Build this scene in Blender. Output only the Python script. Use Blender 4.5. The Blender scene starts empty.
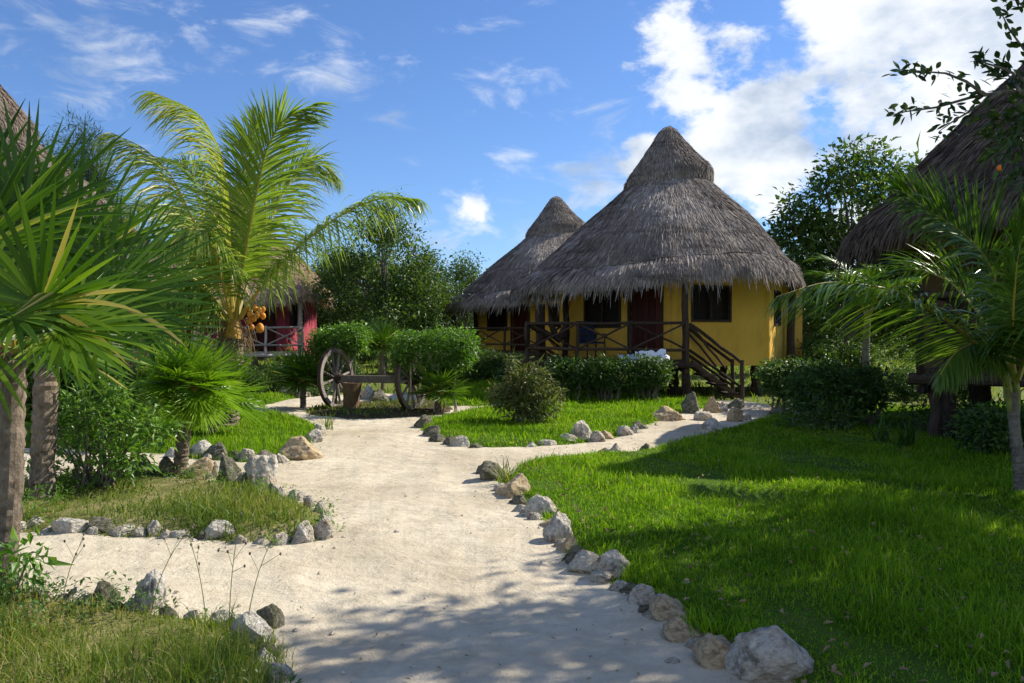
import bpy, math, random
import numpy as np
from mathutils import Vector
random.seed(7)
R = np.random.default_rng(11)
SC = bpy.context.scene
COL = SC.collection
F, CX, HY, EH = 800.0, 512.0, 336.0, 1.6          # the photograph's lens, horizon row and eye height
def G(px, py):                                     # a point on the ground seen at a pixel
    y = EH*F/(py-HY); return np.array([(px-CX)*y/F, y])
def P(px, py, Y):                                  # a point at a given distance seen at a pixel
    return np.array([(px-CX)*Y/F, Y, EH+(HY-py)*Y/F])
def V3(*a): return np.array(a, float)
def nrm(a):
    a = np.asarray(a, float); return a/(np.linalg.norm(a, axis=-1, keepdims=True)+1e-12)

# ------------------------------------------------------------------ mesh builder
class MB:
    def __init__(s): s.v=[]; s.t=[]; s.q=[]; s.tm=[]; s.qm=[]; s.r=[]; s.n=0
    def add(s, V, tris=None, quads=None, rnd=0.5, m=0):
        V = np.asarray(V, float).reshape(-1, 3); k = len(V)
        s.v.append(V); s.r.append(np.broadcast_to(np.asarray(rnd, float), (k,)).copy())
        if tris is not None and len(tris):
            t = np.asarray(tris, int).reshape(-1, 3)+s.n; s.t.append(t); s.tm.append(np.full(len(t), m))
        if quads is not None and len(quads):
            q = np.asarray(quads, int).reshape(-1, 4)+s.n; s.q.append(q); s.qm.append(np.full(len(q), m))
        s.n += k
    def box(s, c, size, ax=None, rnd=0.5, m=0):
        c = np.asarray(c, float); h = np.asarray(size, float)/2
        A = np.eye(3) if ax is None else np.asarray(ax, float)
        co = np.array([[x, y, z] for x in (-1, 1) for y in (-1, 1) for z in (-1, 1)])*h
        s.add(c+co@A, quads=[(0,1,3,2),(4,6,7,5),(0,4,5,1),(2,3,7,6),(0,2,6,4),(1,5,7,3)], rnd=rnd, m=m)
    def tube(s, pts, rad, n=8, rnd=0.5, m=0, cap=True, wob=0.0):
        pts = np.asarray(pts, float); k = len(pts); rad = np.broadcast_to(np.asarray(rad, float), (k,))
        T = np.gradient(pts, axis=0); T = nrm(T)
        up = V3(0,0,1) if abs(T[0,2]) < .9 else V3(1,0,0)
        ring = []; a = np.linspace(0, 2*math.pi, n, endpoint=False)
        for i in range(k):
            x = nrm(np.cross(up, T[i])); y = np.cross(T[i], x); up = y if abs(np.dot(y, T[i])) < .9 else up
            rr = rad[i]*(1+wob*R.uniform(-1, 1, n))
            ring.append(pts[i]+np.outer(np.cos(a)*rr, x)+np.outer(np.sin(a)*rr, y))
        V = np.concatenate(ring); q = []
        for i in range(k-1):
            for j in range(n):
                b = (j+1) % n; q.append((i*n+j, i*n+b, (i+1)*n+b, (i+1)*n+j))
        t = []
        if cap:
            V = np.concatenate([V, pts[:1], pts[-1:]]); e = k*n
            for j in range(n):
                b = (j+1) % n; t.append((e, b, j)); t.append((e+1, (k-1)*n+j, (k-1)*n+b))
        s.add(V, tris=t, quads=q, rnd=rnd, m=m)
    def pole(s, p, q, r, n=8, j=0.25, seg=5, taper=0.9, rnd=None, m=0):   # a natural, slightly crooked pole
        p = np.asarray(p, float); q = np.asarray(q, float); u = np.linspace(0, 1, seg)[:, None]
        pts = p*(1-u)+q*u; jit = R.normal(0, r*j, pts.shape); jit[0] = 0; jit[-1] = 0
        s.tube(pts+jit, r*np.linspace(1, taper, seg), n=n, rnd=R.uniform() if rnd is None else rnd, m=m, wob=.06)
    def strips(s, rows, width, wdir, rnd, fold=None, m=0):
        # rows: (n,k,3) centre lines; width (n,k) half widths; wdir (n,3) or (n,k,3) sideways; fold lifts the sides into a V
        n, k, _ = rows.shape
        if wdir.ndim == 2: wdir = wdir[:, None, :]
        L = rows-wdir*width[..., None]; Rr = rows+wdir*width[..., None]
        idx = np.arange(n)[:, None]; rv = np.repeat(rnd, k*(2 if fold is None else 3))
        if fold is None:
            V = np.stack([L, Rr], 2).reshape(-1, 3)
            b = (idx*k*2+np.arange(k-1)[None]*2).reshape(-1)
            s.add(V, quads=np.stack([b, b+1, b+3, b+2], 1), rnd=rv, m=m)
        else:
            up = fold*width[..., None]
            V = np.stack([L+up, rows, Rr+up], 2).reshape(-1, 3)
            b = (idx*k*3+np.arange(k-1)[None]*3).reshape(-1)
            s.add(V, quads=np.concatenate([np.stack([b, b+1, b+4, b+3], 1), np.stack([b+1, b+2, b+5, b+4], 1)]), rnd=rv, m=m)
    def leaves(s, C, D, N, L, W, rnd, m=0, fold=.25, curl=.15):
        # pointed leaves: base, two sides, tip; midrib crease
        n = len(C); L = np.broadcast_to(L, (n,))[:, None]; W = np.broadcast_to(W, (n,))[:, None]
        S = nrm(np.cross(D, N)); N = np.cross(S, D)
        base = C; mid = C+D*L*.5; tip = C+D*L-N*L*curl
        l = mid-D*L*.06+S*W*.5+N*W*fold; r = mid-D*L*.06-S*W*.5+N*W*fold
        V = np.stack([base, l, tip, r, mid], 1).reshape(-1, 3); b = np.arange(n)*5
        t = np.concatenate([np.stack([b, b+4, b+1], 1), np.stack([b+1, b+4, b+2], 1), np.stack([b+4, b, b+3], 1), np.stack([b+4, b+3, b+2], 1)])
        s.add(V, tris=t, rnd=np.repeat(rnd, 5), m=m)
    def fine_leaves(s, C, D, N, L, W, rnd, curl=.2, fold=.2):
        n = len(C); S = nrm(np.cross(D, N)); N = np.cross(S, D); V = []
        for u, w in ((0, 0), (.22, .33), (.5, .5), (.78, .33), (1, 0)):
            c = C+D*(L*u)[:, None]-N*(L*curl*u*u)[:, None]; V.append(c)
            if w: e = S*(W*w)[:, None]+N*(W*fold*w*2)[:, None]; V += [c+e, c-e+N*(W*fold*w*4)[:, None]*0]
        V = np.stack(V, 1).reshape(-1, 3); b = (np.arange(n)*11)[:, None]
        T = np.array([(0,1,2),(0,3,1),(7,10,8),(7,9,10)]); Q = np.array([(1,4,5,2),(1,3,6,4),(4,7,8,5),(4,6,9,7)])
        s.add(V, tris=(b[:, None]+T[None]).reshape(-1, 3), quads=(b[:, None]+Q[None]).reshape(-1, 4), rnd=np.repeat(rnd, 11))
    def mesh(s, name, mats, off=(0,0,0), smooth=False):
        V = np.concatenate(s.v)-np.asarray(off, float)
        T = np.concatenate(s.t) if s.t else np.zeros((0, 3), int); Q = np.concatenate(s.q) if s.q else np.zeros((0, 4), int)
        me = bpy.data.meshes.new(name); me.vertices.add(len(V)); me.vertices.foreach_set('co', V.astype(np.float32).ravel())
        me.loops.add(T.size+Q.size); me.loops.foreach_set('vertex_index', np.concatenate([T.ravel(), Q.ravel()]).astype(np.int32))
        me.polygons.add(len(T)+len(Q))
        st = np.concatenate([np.arange(len(T))*3, T.size+np.arange(len(Q))*4]).astype(np.int32)
        me.polygons.foreach_set('loop_start', st)
        mi = np.concatenate([np.concatenate(s.tm) if s.tm else np.zeros(0, int), np.concatenate(s.qm) if s.qm else np.zeros(0, int)])
        me.polygons.foreach_set('material_index', mi.astype(np.int32))
        me.polygons.foreach_set('use_smooth', np.full(len(T)+len(Q), smooth))
        a = me.attributes.new('rnd', 'FLOAT', 'POINT'); a.data.foreach_set('value', np.concatenate(s.r).astype(np.float32))
        me.update(calc_edges=True); me.validate()
        for m in (mats if isinstance(mats, (list, tuple)) else [mats]): me.materials.append(m)
        return me
    def build(s, name, mats, parent=None, off=(0,0,0), smooth=False):
        o = bpy.data.objects.new(name, s.mesh(name, mats, off, smooth)); COL.objects.link(o)
        if parent is not None: o.parent = parent
        return o

def tag(o, label=None, cat=None, group=None, kind=None):
    if label: o['label'] = label
    if cat: o['category'] = cat
    if group: o['group'] = group
    if kind: o['kind'] = kind
    return o
def thing(name, label, cat, loc=(0,0,0), rz=0, group=None):
    o = bpy.data.objects.new(name, None); COL.objects.link(o); o.empty_display_size = .2
    o.location = [float(c) for c in loc]; o.rotation_euler = (0,0,rz)
    return tag(o, label, cat, group)
def kids(o): return [c for c in bpy.data.objects if c.parent == o]
def copy_tree(o, parent=None):
    c = o.copy(); COL.objects.link(c)
    if parent is not None: c.parent = parent
    for ch in kids(o): copy_tree(ch, c)
    return c
def wave(Pn, scale, seed, n=7):                    # cheap smooth noise in -1..1
    r = np.random.default_rng(seed); out = np.zeros(Pn.shape[:-1])
    for i in range(n):
        d = nrm(r.normal(size=Pn.shape[-1])); out += np.sin(Pn@d*scale*r.uniform(.6, 1.9)+r.uniform(0, 6.28))
    return out/math.sqrt(n)/1.2

# ------------------------------------------------------------------ materials
MATS = {}
class NT:
    def __init__(s, name):
        s.m = bpy.data.materials.new(name); s.m.use_nodes = True; s.t = s.m.node_tree; s.t.nodes.clear()
        s.out = s.t.nodes.new('ShaderNodeOutputMaterial'); MATS[name] = s.m
    def n(s, ty, **k):
        nd = s.t.nodes.new(ty)
        for a, b in k.items():
            if a.startswith('i_'):
                key = a[2:]; key = int(key) if key.isdigit() else key.replace('_', ' ')
                nd.inputs[key].default_value = b
            else: setattr(nd, a, b)
        return nd
    def l(s, a, b): s.t.links.new(a, b)
    def noise(s, scale, detail=6, rough=.6, vec=None):
        nd = s.n('ShaderNodeTexNoise', i_Scale=scale, i_Detail=detail, i_Roughness=rough)
        if vec is not None: s.l(vec, nd.inputs['Vector'])
        return nd.outputs['Fac']
    def ramp(s, fac, stops):
        nd = s.n('ShaderNodeValToRGB'); e = nd.color_ramp.elements
        while len(e) < len(stops): e.new(.5)
        for i, (p, c) in enumerate(stops): e[i].position = p; e[i].color = (*c, 1) if len(c) == 3 else c
        s.l(fac, nd.inputs['Fac']); return nd.outputs['Color']
    def mix(s, fac, a, b, mode='MIX'):
        nd = s.n('ShaderNodeMix', data_type='RGBA', blend_type=mode)
        for sock, val in ((nd.inputs[0], fac), (nd.inputs[6], a), (nd.inputs[7], b)):
            if hasattr(val, 'links'): s.l(val, sock)
            elif isinstance(val, (int, float)): sock.default_value = val
            else: sock.default_value = (*val, 1)
        return nd.outputs[2]
    def bump(s, h, strength, dist):
        nd = s.n('ShaderNodeBump', i_Strength=strength, i_Distance=dist); s.l(h, nd.inputs['Height']); return nd.outputs['Normal']
    def bsdf(s, col, rough=.8, normal=None, spec=.3, **k):
        b = s.n('ShaderNodeBsdfPrincipled', i_Roughness=rough); b.inputs['Specular IOR Level'].default_value = spec
        if hasattr(col, 'links'): s.l(col, b.inputs['Base Color'])
        else: b.inputs['Base Color'].default_value = (*col, 1)
        if normal is not None: s.l(normal, b.inputs['Normal'])
        return b
    def attr(s): return s.n('ShaderNodeAttribute', attribute_name='rnd').outputs['Fac']
    def obj(s): return s.n('ShaderNodeTexCoord').outputs['Object']
    def fin(s, b): s.l(b.outputs[0], s.out.inputs['Surface']); return s.m

def leaf_mat(name, stops, transl=.35, rough=.45, spec=.4, tcol=(1.25, 1.3, .45)):
    t = NT(name); c = t.ramp(t.attr(), stops)
    b = t.bsdf(c, rough, spec=spec)
    tr = t.n('ShaderNodeBsdfTranslucent'); t.l(t.mix(1.0, c, tcol, 'MULTIPLY'), tr.inputs['Color'])
    mx = t.n('ShaderNodeMixShader'); mx.inputs[0].default_value = transl
    t.l(b.outputs[0], mx.inputs[1]); t.l(tr.outputs[0], mx.inputs[2]); return t.fin(mx)
def thatch_mat(name, dark, mid, light):
    t = NT(name); a = t.attr(); v = t.obj()
    n1 = t.noise(1.3, 4, .6, v); mp = t.n('ShaderNodeMapping'); mp.inputs['Scale'].default_value = (14, 14, 3); t.l(v, mp.inputs[0])
    n2 = t.noise(3, 5, .7, mp.outputs[0])
    f = t.n('ShaderNodeMath', operation='MULTIPLY_ADD', i_1=.55, i_2=0.0); t.l(a, f.inputs[0])
    g = t.n('ShaderNodeMath', operation='MULTIPLY_ADD', i_1=.45); t.l(n1, g.inputs[0]); t.l(f.outputs[0], g.inputs[2])
    c = t.ramp(g.outputs[0], [(.12, dark), (.45, mid), (.8, light)])
    n5 = t.noise(.75, 6, .65, v); c = t.mix(t.ramp(n5, [(.46, (0,0,0)), (.66, (.75,.75,.75))]), c, (mid[0]*.78, mid[1]*.74, mid[2]*.70))
    m2 = t.n('ShaderNodeMapping'); m2.inputs['Scale'].default_value = (.5, .5, 5); t.l(v, m2.inputs[0]); n6 = t.noise(1.0, 4, .6, m2.outputs[0]); c = t.mix(t.ramp(n6, [(.52, (0,0,0)), (.70, (.6,.6,.6))]), c, dark)
    return t.fin(t.bsdf(c, .9, t.bump(n2, .6, .03), spec=.15))
def wood_mat(name, dark, light, rough=.85):
    t = NT(name); v = t.obj(); mp = t.n('ShaderNodeMapping'); mp.inputs['Scale'].default_value = (9, 9, 2.5); t.l(v, mp.inputs[0])
    n1 = t.noise(4, 6, .7, mp.outputs[0]); a = t.attr()
    f = t.n('ShaderNodeMath', operation='MULTIPLY_ADD', i_1=.4, i_2=-.2); t.l(a, f.inputs[0])
    g = t.n('ShaderNodeMath', operation='ADD'); t.l(n1, g.inputs[0]); t.l(f.outputs[0], g.inputs[1])
    return t.fin(t.bsdf(t.ramp(g.outputs[0], [(.3, dark), (.7, light)]), rough, t.bump(n1, .5, .02), spec=.2))
def plaster_mat(name, c, c2):
    t = NT(name); v = t.obj(); n1 = t.noise(1.2, 7, .65, v); n2 = t.noise(40, 3, .6, v)
    mp = t.n('ShaderNodeMapping'); mp.inputs['Scale'].default_value = (2, 2, .7); t.l(v, mp.inputs[0])
    n3 = t.noise(1.6, 5, .6, mp.outputs[0])
    col = t.mix(t.ramp(n3, [(.54, (0,0,0)), (.80, (.5,.5,.5))]), t.ramp(n1, [(.3, c2), (.62, c)]), tuple(x*.6 for x in c2))
    return t.fin(t.bsdf(col, .85, t.bump(n2, .25, .01), spec=.2))
def plain_mat(name, c, rough=.7, spec=.3, var=.25, scale=8):
    t = NT(name); n1 = t.noise(scale, 5, .6, t.obj())
    return t.fin(t.bsdf(t.ramp(n1, [(.3, tuple(x*(1-var) for x in c)), (.7, tuple(min(1, x*(1+var)) for x in c))]), rough, spec=spec))

thatch_mat('thatch_grey', (.085,.070,.060), (.245,.208,.182), (.50,.445,.40))
thatch_mat('thatch_tan', (.15,.10,.065), (.38,.26,.18), (.56,.42,.31))
thatch_mat('thatch_faded', (.09,.07,.055), (.22,.175,.14), (.36,.30,.25))
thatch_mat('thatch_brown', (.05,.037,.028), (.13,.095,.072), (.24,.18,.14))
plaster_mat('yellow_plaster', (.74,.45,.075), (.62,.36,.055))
plaster_mat('shade_dark_plaster', (.13,.08,.04), (.10,.06,.03))  # right hut wall: base colour darkened to stand in for shade
plaster_mat('pink_plaster', (.40,.065,.10), (.31,.05,.075))
wood_mat('dark_wood', (.018,.012,.009), (.085,.058,.042))
wood_mat('grey_wood', (.09,.075,.065), (.30,.26,.23))
wood_mat('pale_wood', (.25,.21,.19), (.55,.48,.43))
wood_mat('door_wood', (.045,.010,.008), (.10,.022,.016), .55)
wood_mat('stump_wood', (.05,.03,.018), (.23,.145,.08))
plain_mat('window_screen', (.018,.012,.010), .6, .15)
plain_mat('blue_canvas', (.016,.032,.07), .8); plain_mat('green_sheath', (.20,.20,.045), .5, .35, .35, 12); plain_mat('white_cloth', (.78,.80,.84), .9, .2, .05); plain_mat('blue_cloth', (.42,.52,.68), .9, .2, .1)
plain_mat('hammock_cord', (.05,.035,.03), .9, .2)
plain_mat('rusty_iron', (.06,.035,.025), .75)
plain_mat('coconut_husk', (.60,.23,.02), .55, .35, .45, 9)
plain_mat('sheath', (.42,.25,.035), .5, .4, .35, 12)
plain_mat('orange_petal', (.75,.18,.02), .6)
def bark(name, dark, light, sx=6, sz=14):
    t = NT(name); v = t.obj(); mp = t.n('ShaderNodeMapping'); mp.inputs['Scale'].default_value = (sx, sx, sz); t.l(v, mp.inputs[0])
    n1 = t.noise(1.6, 7, .7, mp.outputs[0]); n2 = t.noise(3, 4, .6, v)
    c = t.mix(t.ramp(n2, [(.4, (0,0,0)), (.7, (.7,.7,.7))]), t.ramp(n1, [(.32, dark), (.68, light)]), tuple(x*1.15 for x in light))
    return t.fin(t.bsdf(c, .9, t.bump(n1, .9, .04), spec=.15))
bark('palm_bark', (.045,.032,.022), (.27,.215,.165), 11, 7); bark('tree_bark', (.06,.05,.042), (.24,.21,.18), 7, 3); bark('pale_stem', (.25,.22,.16), (.5,.45,.36), 8, 3)
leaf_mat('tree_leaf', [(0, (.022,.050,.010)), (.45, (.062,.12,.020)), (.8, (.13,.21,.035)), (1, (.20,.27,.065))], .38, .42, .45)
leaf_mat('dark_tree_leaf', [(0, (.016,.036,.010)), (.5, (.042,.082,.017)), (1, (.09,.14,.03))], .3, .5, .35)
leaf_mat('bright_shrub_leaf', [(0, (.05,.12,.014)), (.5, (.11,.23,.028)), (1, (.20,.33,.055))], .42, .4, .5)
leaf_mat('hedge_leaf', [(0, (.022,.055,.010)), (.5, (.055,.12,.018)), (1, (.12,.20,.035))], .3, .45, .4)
leaf_mat('croton_leaf', [(0, (.06,.065,.02)), (.4, (.10,.145,.032)), (.75, (.20,.21,.07)), (1, (.36,.27,.15))], .3, .5, .35)
leaf_mat('fan_leaf', [(0, (.028,.075,.008)), (.5, (.080,.175,.014)), (.92, (.19,.30,.028)), (1, (.42,.36,.14))], .46, .42, .4)
leaf_mat('young_fan_leaf', [(0, (.09,.20,.012)), (.6, (.19,.34,.022)), (1, (.30,.44,.05))], .48, .38, .45)
leaf_mat('coconut_leaf', [(0, (.085,.15,.015)), (.5, (.20,.30,.04)), (.9, (.38,.44,.10)), (1, (.55,.47,.22))], .42, .36, .5)
leaf_mat('green_coconut_leaf', [(0, (.030,.080,.009)), (.6, (.080,.165,.018)), (1, (.20,.29,.05))], .38, .34, .5)
leaf_mat('dry_leaf', [(0, (.14,.085,.045)), (1, (.33,.24,.14))], .2, .8, .2, (1,.9,.6))
leaf_mat('lawn_blade', [(0, (.055,.13,.007)), (.5, (.19,.35,.014)), (.9, (.29,.43,.032)), (1, (.40,.38,.13))], .46, .6, .12)
leaf_mat('weed_blade', [(0, (.07,.125,.014)), (.45, (.14,.215,.028)), (.75, (.25,.26,.065)), (1, (.42,.35,.17))], .42, .5, .3)
t = NT('frond_rib'); t.fin(t.bsdf(t.ramp(t.attr(), [(0, (.16,.17,.025)), (1, (.45,.33,.05))]), .45, spec=.4))

# limestone
t = NT('limestone'); v = t.obj(); oi = t.n('ShaderNodeObjectInfo').outputs['Random']
vm = t.n('ShaderNodeVectorMath', operation='ADD'); t.l(v, vm.inputs[0]); cb = t.n('ShaderNodeCombineXYZ')
sc = t.n('ShaderNodeMath', operation='MULTIPLY', i_1=37.0); t.l(oi, sc.inputs[0]); t.l(sc.outputs[0], cb.inputs[0]); t.l(cb.outputs[0], vm.inputs[1])
n1 = t.noise(2.6, 8, .68, vm.outputs[0]); n2 = t.noise(9, 6, .7, vm.outputs[0]); n3 = t.noise(1.3, 3, .5, vm.outputs[0])
c = t.ramp(n2, [(.3, (.27,.24,.20)), (.52, (.58,.54,.47)), (.72, (.78,.75,.68))])
c = t.mix(t.ramp(n3, [(.45, (0,0,0)), (.65, (.55,.55,.55))]), c, (.46,.33,.20))
c = t.mix(t.ramp(n1, [(.53, (0,0,0)), (.63, (.75,.75,.75))]), c, (.10,.093,.08))
vo = t.n('ShaderNodeTexVoronoi', i_Scale=11.0); t.l(vm.outputs[0], vo.inputs['Vector'])
ad = t.n('ShaderNodeMath', operation='MULTIPLY_ADD', i_1=.45); t.l(vo.outputs['Distance'], ad.inputs[0]); t.l(n2, ad.inputs[2])
t.fin(t.bsdf(c, .92, t.bump(ad.outputs[0], .8, .06), spec=.15))
# the same stone, weathered dark and mossy
t = NT('mossy_limestone'); v = t.obj(); n1 = t.noise(3, 8, .7, v); n2 = t.noise(8, 6, .7, v)
c = t.ramp(n2, [(.3, (.09,.083,.065)), (.56, (.24,.22,.17)), (.76, (.50,.47,.40))])
c = t.mix(t.ramp(n1, [(.48, (0,0,0)), (.62, (.8,.8,.8))]), c, (.055,.075,.022))
t.fin(t.bsdf(c, .95, t.bump(n2, .9, .06), spec=.1))
t = NT('tan_limestone'); v = t.obj(); n1 = t.noise(3, 8, .7, v); n2 = t.noise(7, 6, .7, v)
c = t.ramp(n2, [(.3, (.24,.16,.09)), (.55, (.50,.39,.25)), (.78, (.64,.56,.44))])
c = t.mix(t.ramp(n1, [(.54, (0,0,0)), (.64, (.7,.7,.7))]), c, (.10,.085,.07))
t.fin(t.bsdf(c, .92, t.bump(n2, .8, .05), spec=.12))
# sand, soils
t = NT('sand'); v = t.n('ShaderNodeNewGeometry').outputs['Position']
n1 = t.noise(.55, 6, .62, v); n2 = t.noise(5, 8, .7, v); n3 = t.noise(70, 4, .65, v); n4 = t.noise(1.7, 5, .6, v)
c = t.ramp(n1, [(.30, (.41,.35,.255)), (.5, (.56,.49,.375)), (.70, (.66,.59,.465))])
c = t.mix(t.ramp(n2, [(.46, (0,0,0)), (.70, (.65,.65,.65))]), c, (.40,.335,.24))
c = t.mix(t.ramp(n3, [(.62, (0,0,0)), (.78, (.5,.5,.5))]), c, (.30,.25,.18))
c = t.mix(t.ramp(n4, [(.62, (0,0,0)), (.72, (.35,.35,.35))]), c, (.30,.29,.16))
n7 = t.noise(2.6, 4, .55, v); ad = t.n('ShaderNodeMath', operation='MULTIPLY_ADD', i_1=.18); t.l(n3, ad.inputs[0]); t.l(n2, ad.inputs[2]); ae = t.n('ShaderNodeMath', operation='MULTIPLY_ADD', i_1=1.5); t.l(n7, ae.inputs[0]); t.l(ad.outputs[0], ae.inputs[2])
t.fin(t.bsdf(c, .95, t.bump(ae.outputs[0], .65, .06), spec=.1))
def soil(name, stops, scale=2.5):
    t = NT(name); v = t.n('ShaderNodeNewGeometry').outputs['Position']; n1 = t.noise(scale, 8, .7, v); n2 = t.noise(30, 4, .6, v)
    return t.fin(t.bsdf(t.ramp(n1, stops), .95, t.bump(n2, .6, .03), spec=.1))
soil('lawn_soil', [(.3, (.03,.065,.007)), (.55, (.06,.115,.011)), (.75, (.11,.125,.028))])
soil('weedy_soil', [(.3, (.08,.10,.025)), (.5, (.17,.16,.06)), (.7, (.34,.28,.16))])
soil('dark_soil', [(.3, (.035,.026,.018)), (.6, (.08,.06,.04)), (.8, (.16,.125,.085))])
soil('far_ground', [(.3, (.07,.11,.018)), (.5, (.12,.16,.03)), (.7, (.20,.19,.07))], .6)

# ------------------------------------------------------------------ camera, light, sky
cam = bpy.data.cameras.new('camera'); co = bpy.data.objects.new('camera', cam); COL.objects.link(co); SC.camera = co
cam.sensor_width = 36; cam.lens = 36*F/1024; cam.clip_end = 2000; cam.clip_start = .05
co.location = (0, 0, EH); co.rotation_euler = (math.radians(90)-math.atan((341.5-HY)/F), 0, 0)
AZ, EL = math.radians(26), math.radians(39.5)        # sun to the right, a little behind the huts
SUN = V3(math.cos(EL)*math.cos(AZ), math.cos(EL)*math.sin(AZ), math.sin(EL))
sl = bpy.data.lights.new('sun', 'SUN'); sl.energy = 5.0; sl.angle = math.radians(.5); sl.color = (1, .925, .78)
so = bpy.data.objects.new('sun', sl); COL.objects.link(so)
so.rotation_euler = Vector(-SUN).to_track_quat('-Z', 'Y').to_euler()
W = bpy.data.worlds.new('World'); SC.world = W; W.use_nodes = True; wt = W.node_tree; wt.nodes.clear()
def wn(ty, **k):
    nd = wt.nodes.new(ty)
    for a, b in k.items():
        if a.startswith('i_'):
            key = a[2:]; nd.inputs[int(key) if key.isdigit() else key].default_value = b
        else: setattr(nd, a, b)
    return nd
WS = .060
sky = wn('ShaderNodeTexSky', sky_type='NISHITA', sun_disc=False, sun_elevation=EL, sun_rotation=math.radians(90)-AZ, air_density=1.0, dust_density=.2, ozone_density=2.0)
bg = wn('ShaderNodeBackground', i_Strength=WS); wo = wn('ShaderNodeOutputWorld'); wt.links.new(bg.outputs[0], wo.inputs[0])
tc = wn('ShaderNodeTexCoord').outputs['Generated']
mp = wn('ShaderNodeMapping'); mp.inputs['Scale'].default_value = (1, 1, 1.7); wt.links.new(tc, mp.inputs[0])
nz = wn('ShaderNodeTexNoise', i_Scale=7.5, i_Detail=11, i_Roughness=.6, i_Distortion=.15); wt.links.new(mp.outputs[0], nz.inputs['Vector'])
def wm(op, a, b, c=None):
    nd = wn('ShaderNodeMath', operation=op)
    for i, x in enumerate((a, b, c)):
        if x is None: continue
        if hasattr(x, 'links'): wt.links.new(x, nd.inputs[i])
        else: nd.inputs[i].default_value = x
    return nd.outputs[0]
acc = None                                           # banks of cloud: those ahead where they stood, unseen ones added for fill
for px, py, rad, amp in CLOUDS if 'CLOUDS' in globals() else [
        (762,148,.15,.44), (690,52,.15,.32), (860,45,.20,.33), (970,40,.22,.36), (970,140,.20,.32), (850,215,.14,.26), (1150,60,.4,.36),
        (580,190,.075,.22), (640,170,.09,.27), (468,215,.045,.17),
        (-300,100,.5,.2), (None,(0,-1,.55),1.12,.39), (None,(.2,-.25,1),.56,.29), (None,(-1,-.3,.5),.7,.24)]:  # banks given as directions are unseen, added to brighten and neutralise shadows
    d = nrm(py) if px is None else nrm(V3((px-CX)/F, 1, (HY-py)/F)); vd = wn('ShaderNodeVectorMath', operation='DISTANCE'); wt.links.new(tc, vd.inputs[0]); vd.inputs[1].default_value = d
    mr = wn('ShaderNodeMapRange', interpolation_type='SMOOTHSTEP'); wt.links.new(vd.outputs['Value'], mr.inputs[0])
    mr.inputs[1].default_value = 0; mr.inputs[2].default_value = rad; mr.inputs[3].default_value = amp; mr.inputs[4].default_value = 0
    acc = mr.outputs[0] if acc is None else wm('MAXIMUM', acc, mr.outputs[0])
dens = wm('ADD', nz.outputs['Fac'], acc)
ac2 = None                                            # thin torn wisps elsewhere
for px, py, rad, amp in [(345,66,.10,.22), (60,45,.14,.18), (262,20,.10,.16), (480,98,.07,.18), (468,214,.08,.22), (520,190,.10,.20), (590,170,.12,.22), (430,245,.10,.20), (200,20,.06,.12), (540,30,.12,.08), (130,75,.12,.06), (380,110,.10,.12)]:
    d = nrm(V3((px-CX)/F, 1, (HY-py)/F)); vd = wn('ShaderNodeVectorMath', operation='DISTANCE'); wt.links.new(tc, vd.inputs[0]); vd.inputs[1].default_value = d
    mr = wn('ShaderNodeMapRange', interpolation_type='SMOOTHSTEP'); wt.links.new(vd.outputs['Value'], mr.inputs[0])
    mr.inputs[1].default_value = 0; mr.inputs[2].default_value = rad; mr.inputs[3].default_value = amp; mr.inputs[4].default_value = 0
    ac2 = mr.outputs[0] if ac2 is None else wm('MAXIMUM', ac2, mr.outputs[0])
mp3 = wn('ShaderNodeMapping'); mp3.inputs['Scale'].default_value = (1, 1, 2.6); mp3.inputs['Rotation'].default_value = (0, .35, 0); wt.links.new(tc, mp3.inputs[0])
nz3 = wn('ShaderNodeTexNoise', i_Scale=10.0, i_Detail=9, i_Roughness=.62, i_Distortion=.5); wt.links.new(mp3.outputs[0], nz3.inputs['Vector'])
cm3 = wn('ShaderNodeMapRange', interpolation_type='SMOOTHSTEP'); wt.links.new(wm('ADD', nz3.outputs['Fac'], ac2), cm3.inputs[0]); cm3.inputs[1].default_value = .58; cm3.inputs[2].default_value = .90; cm3.inputs[4].default_value = .75
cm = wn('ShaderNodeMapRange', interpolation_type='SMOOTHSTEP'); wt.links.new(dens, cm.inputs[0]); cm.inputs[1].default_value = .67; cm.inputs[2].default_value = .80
n2 = wn('ShaderNodeTexNoise', i_Scale=7.0, i_Detail=6, i_Roughness=.55); wt.links.new(mp.outputs[0], n2.inputs['Vector'])
cr = wn('ShaderNodeValToRGB'); wt.links.new(n2.outputs['Fac'], cr.inputs[0])
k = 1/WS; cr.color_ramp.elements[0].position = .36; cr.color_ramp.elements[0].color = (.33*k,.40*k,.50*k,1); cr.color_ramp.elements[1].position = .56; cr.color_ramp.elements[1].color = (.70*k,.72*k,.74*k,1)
tint = wn('ShaderNodeMix', data_type='RGBA', blend_type='MULTIPLY', i_0=1.0); wt.links.new(sky.outputs[0], tint.inputs[6]); tint.inputs[7].default_value = (1.0, 1.30, 1.78, 1)
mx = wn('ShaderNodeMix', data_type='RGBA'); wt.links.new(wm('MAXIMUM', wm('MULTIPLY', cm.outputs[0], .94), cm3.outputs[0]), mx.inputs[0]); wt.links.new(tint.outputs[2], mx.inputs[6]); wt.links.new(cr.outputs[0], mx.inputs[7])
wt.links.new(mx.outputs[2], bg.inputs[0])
SC.view_settings.view_transform = 'Standard'; SC.view_settings.look = 'None'; SC.view_settings.exposure = .58; SC.view_settings.gamma = 1
SC.render.engine = 'CYCLES'; SC.cycles.max_bounces = 6; SC.cycles.transparent_max_bounces = 4; SC.cycles.sample_clamp_indirect = 6
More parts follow.
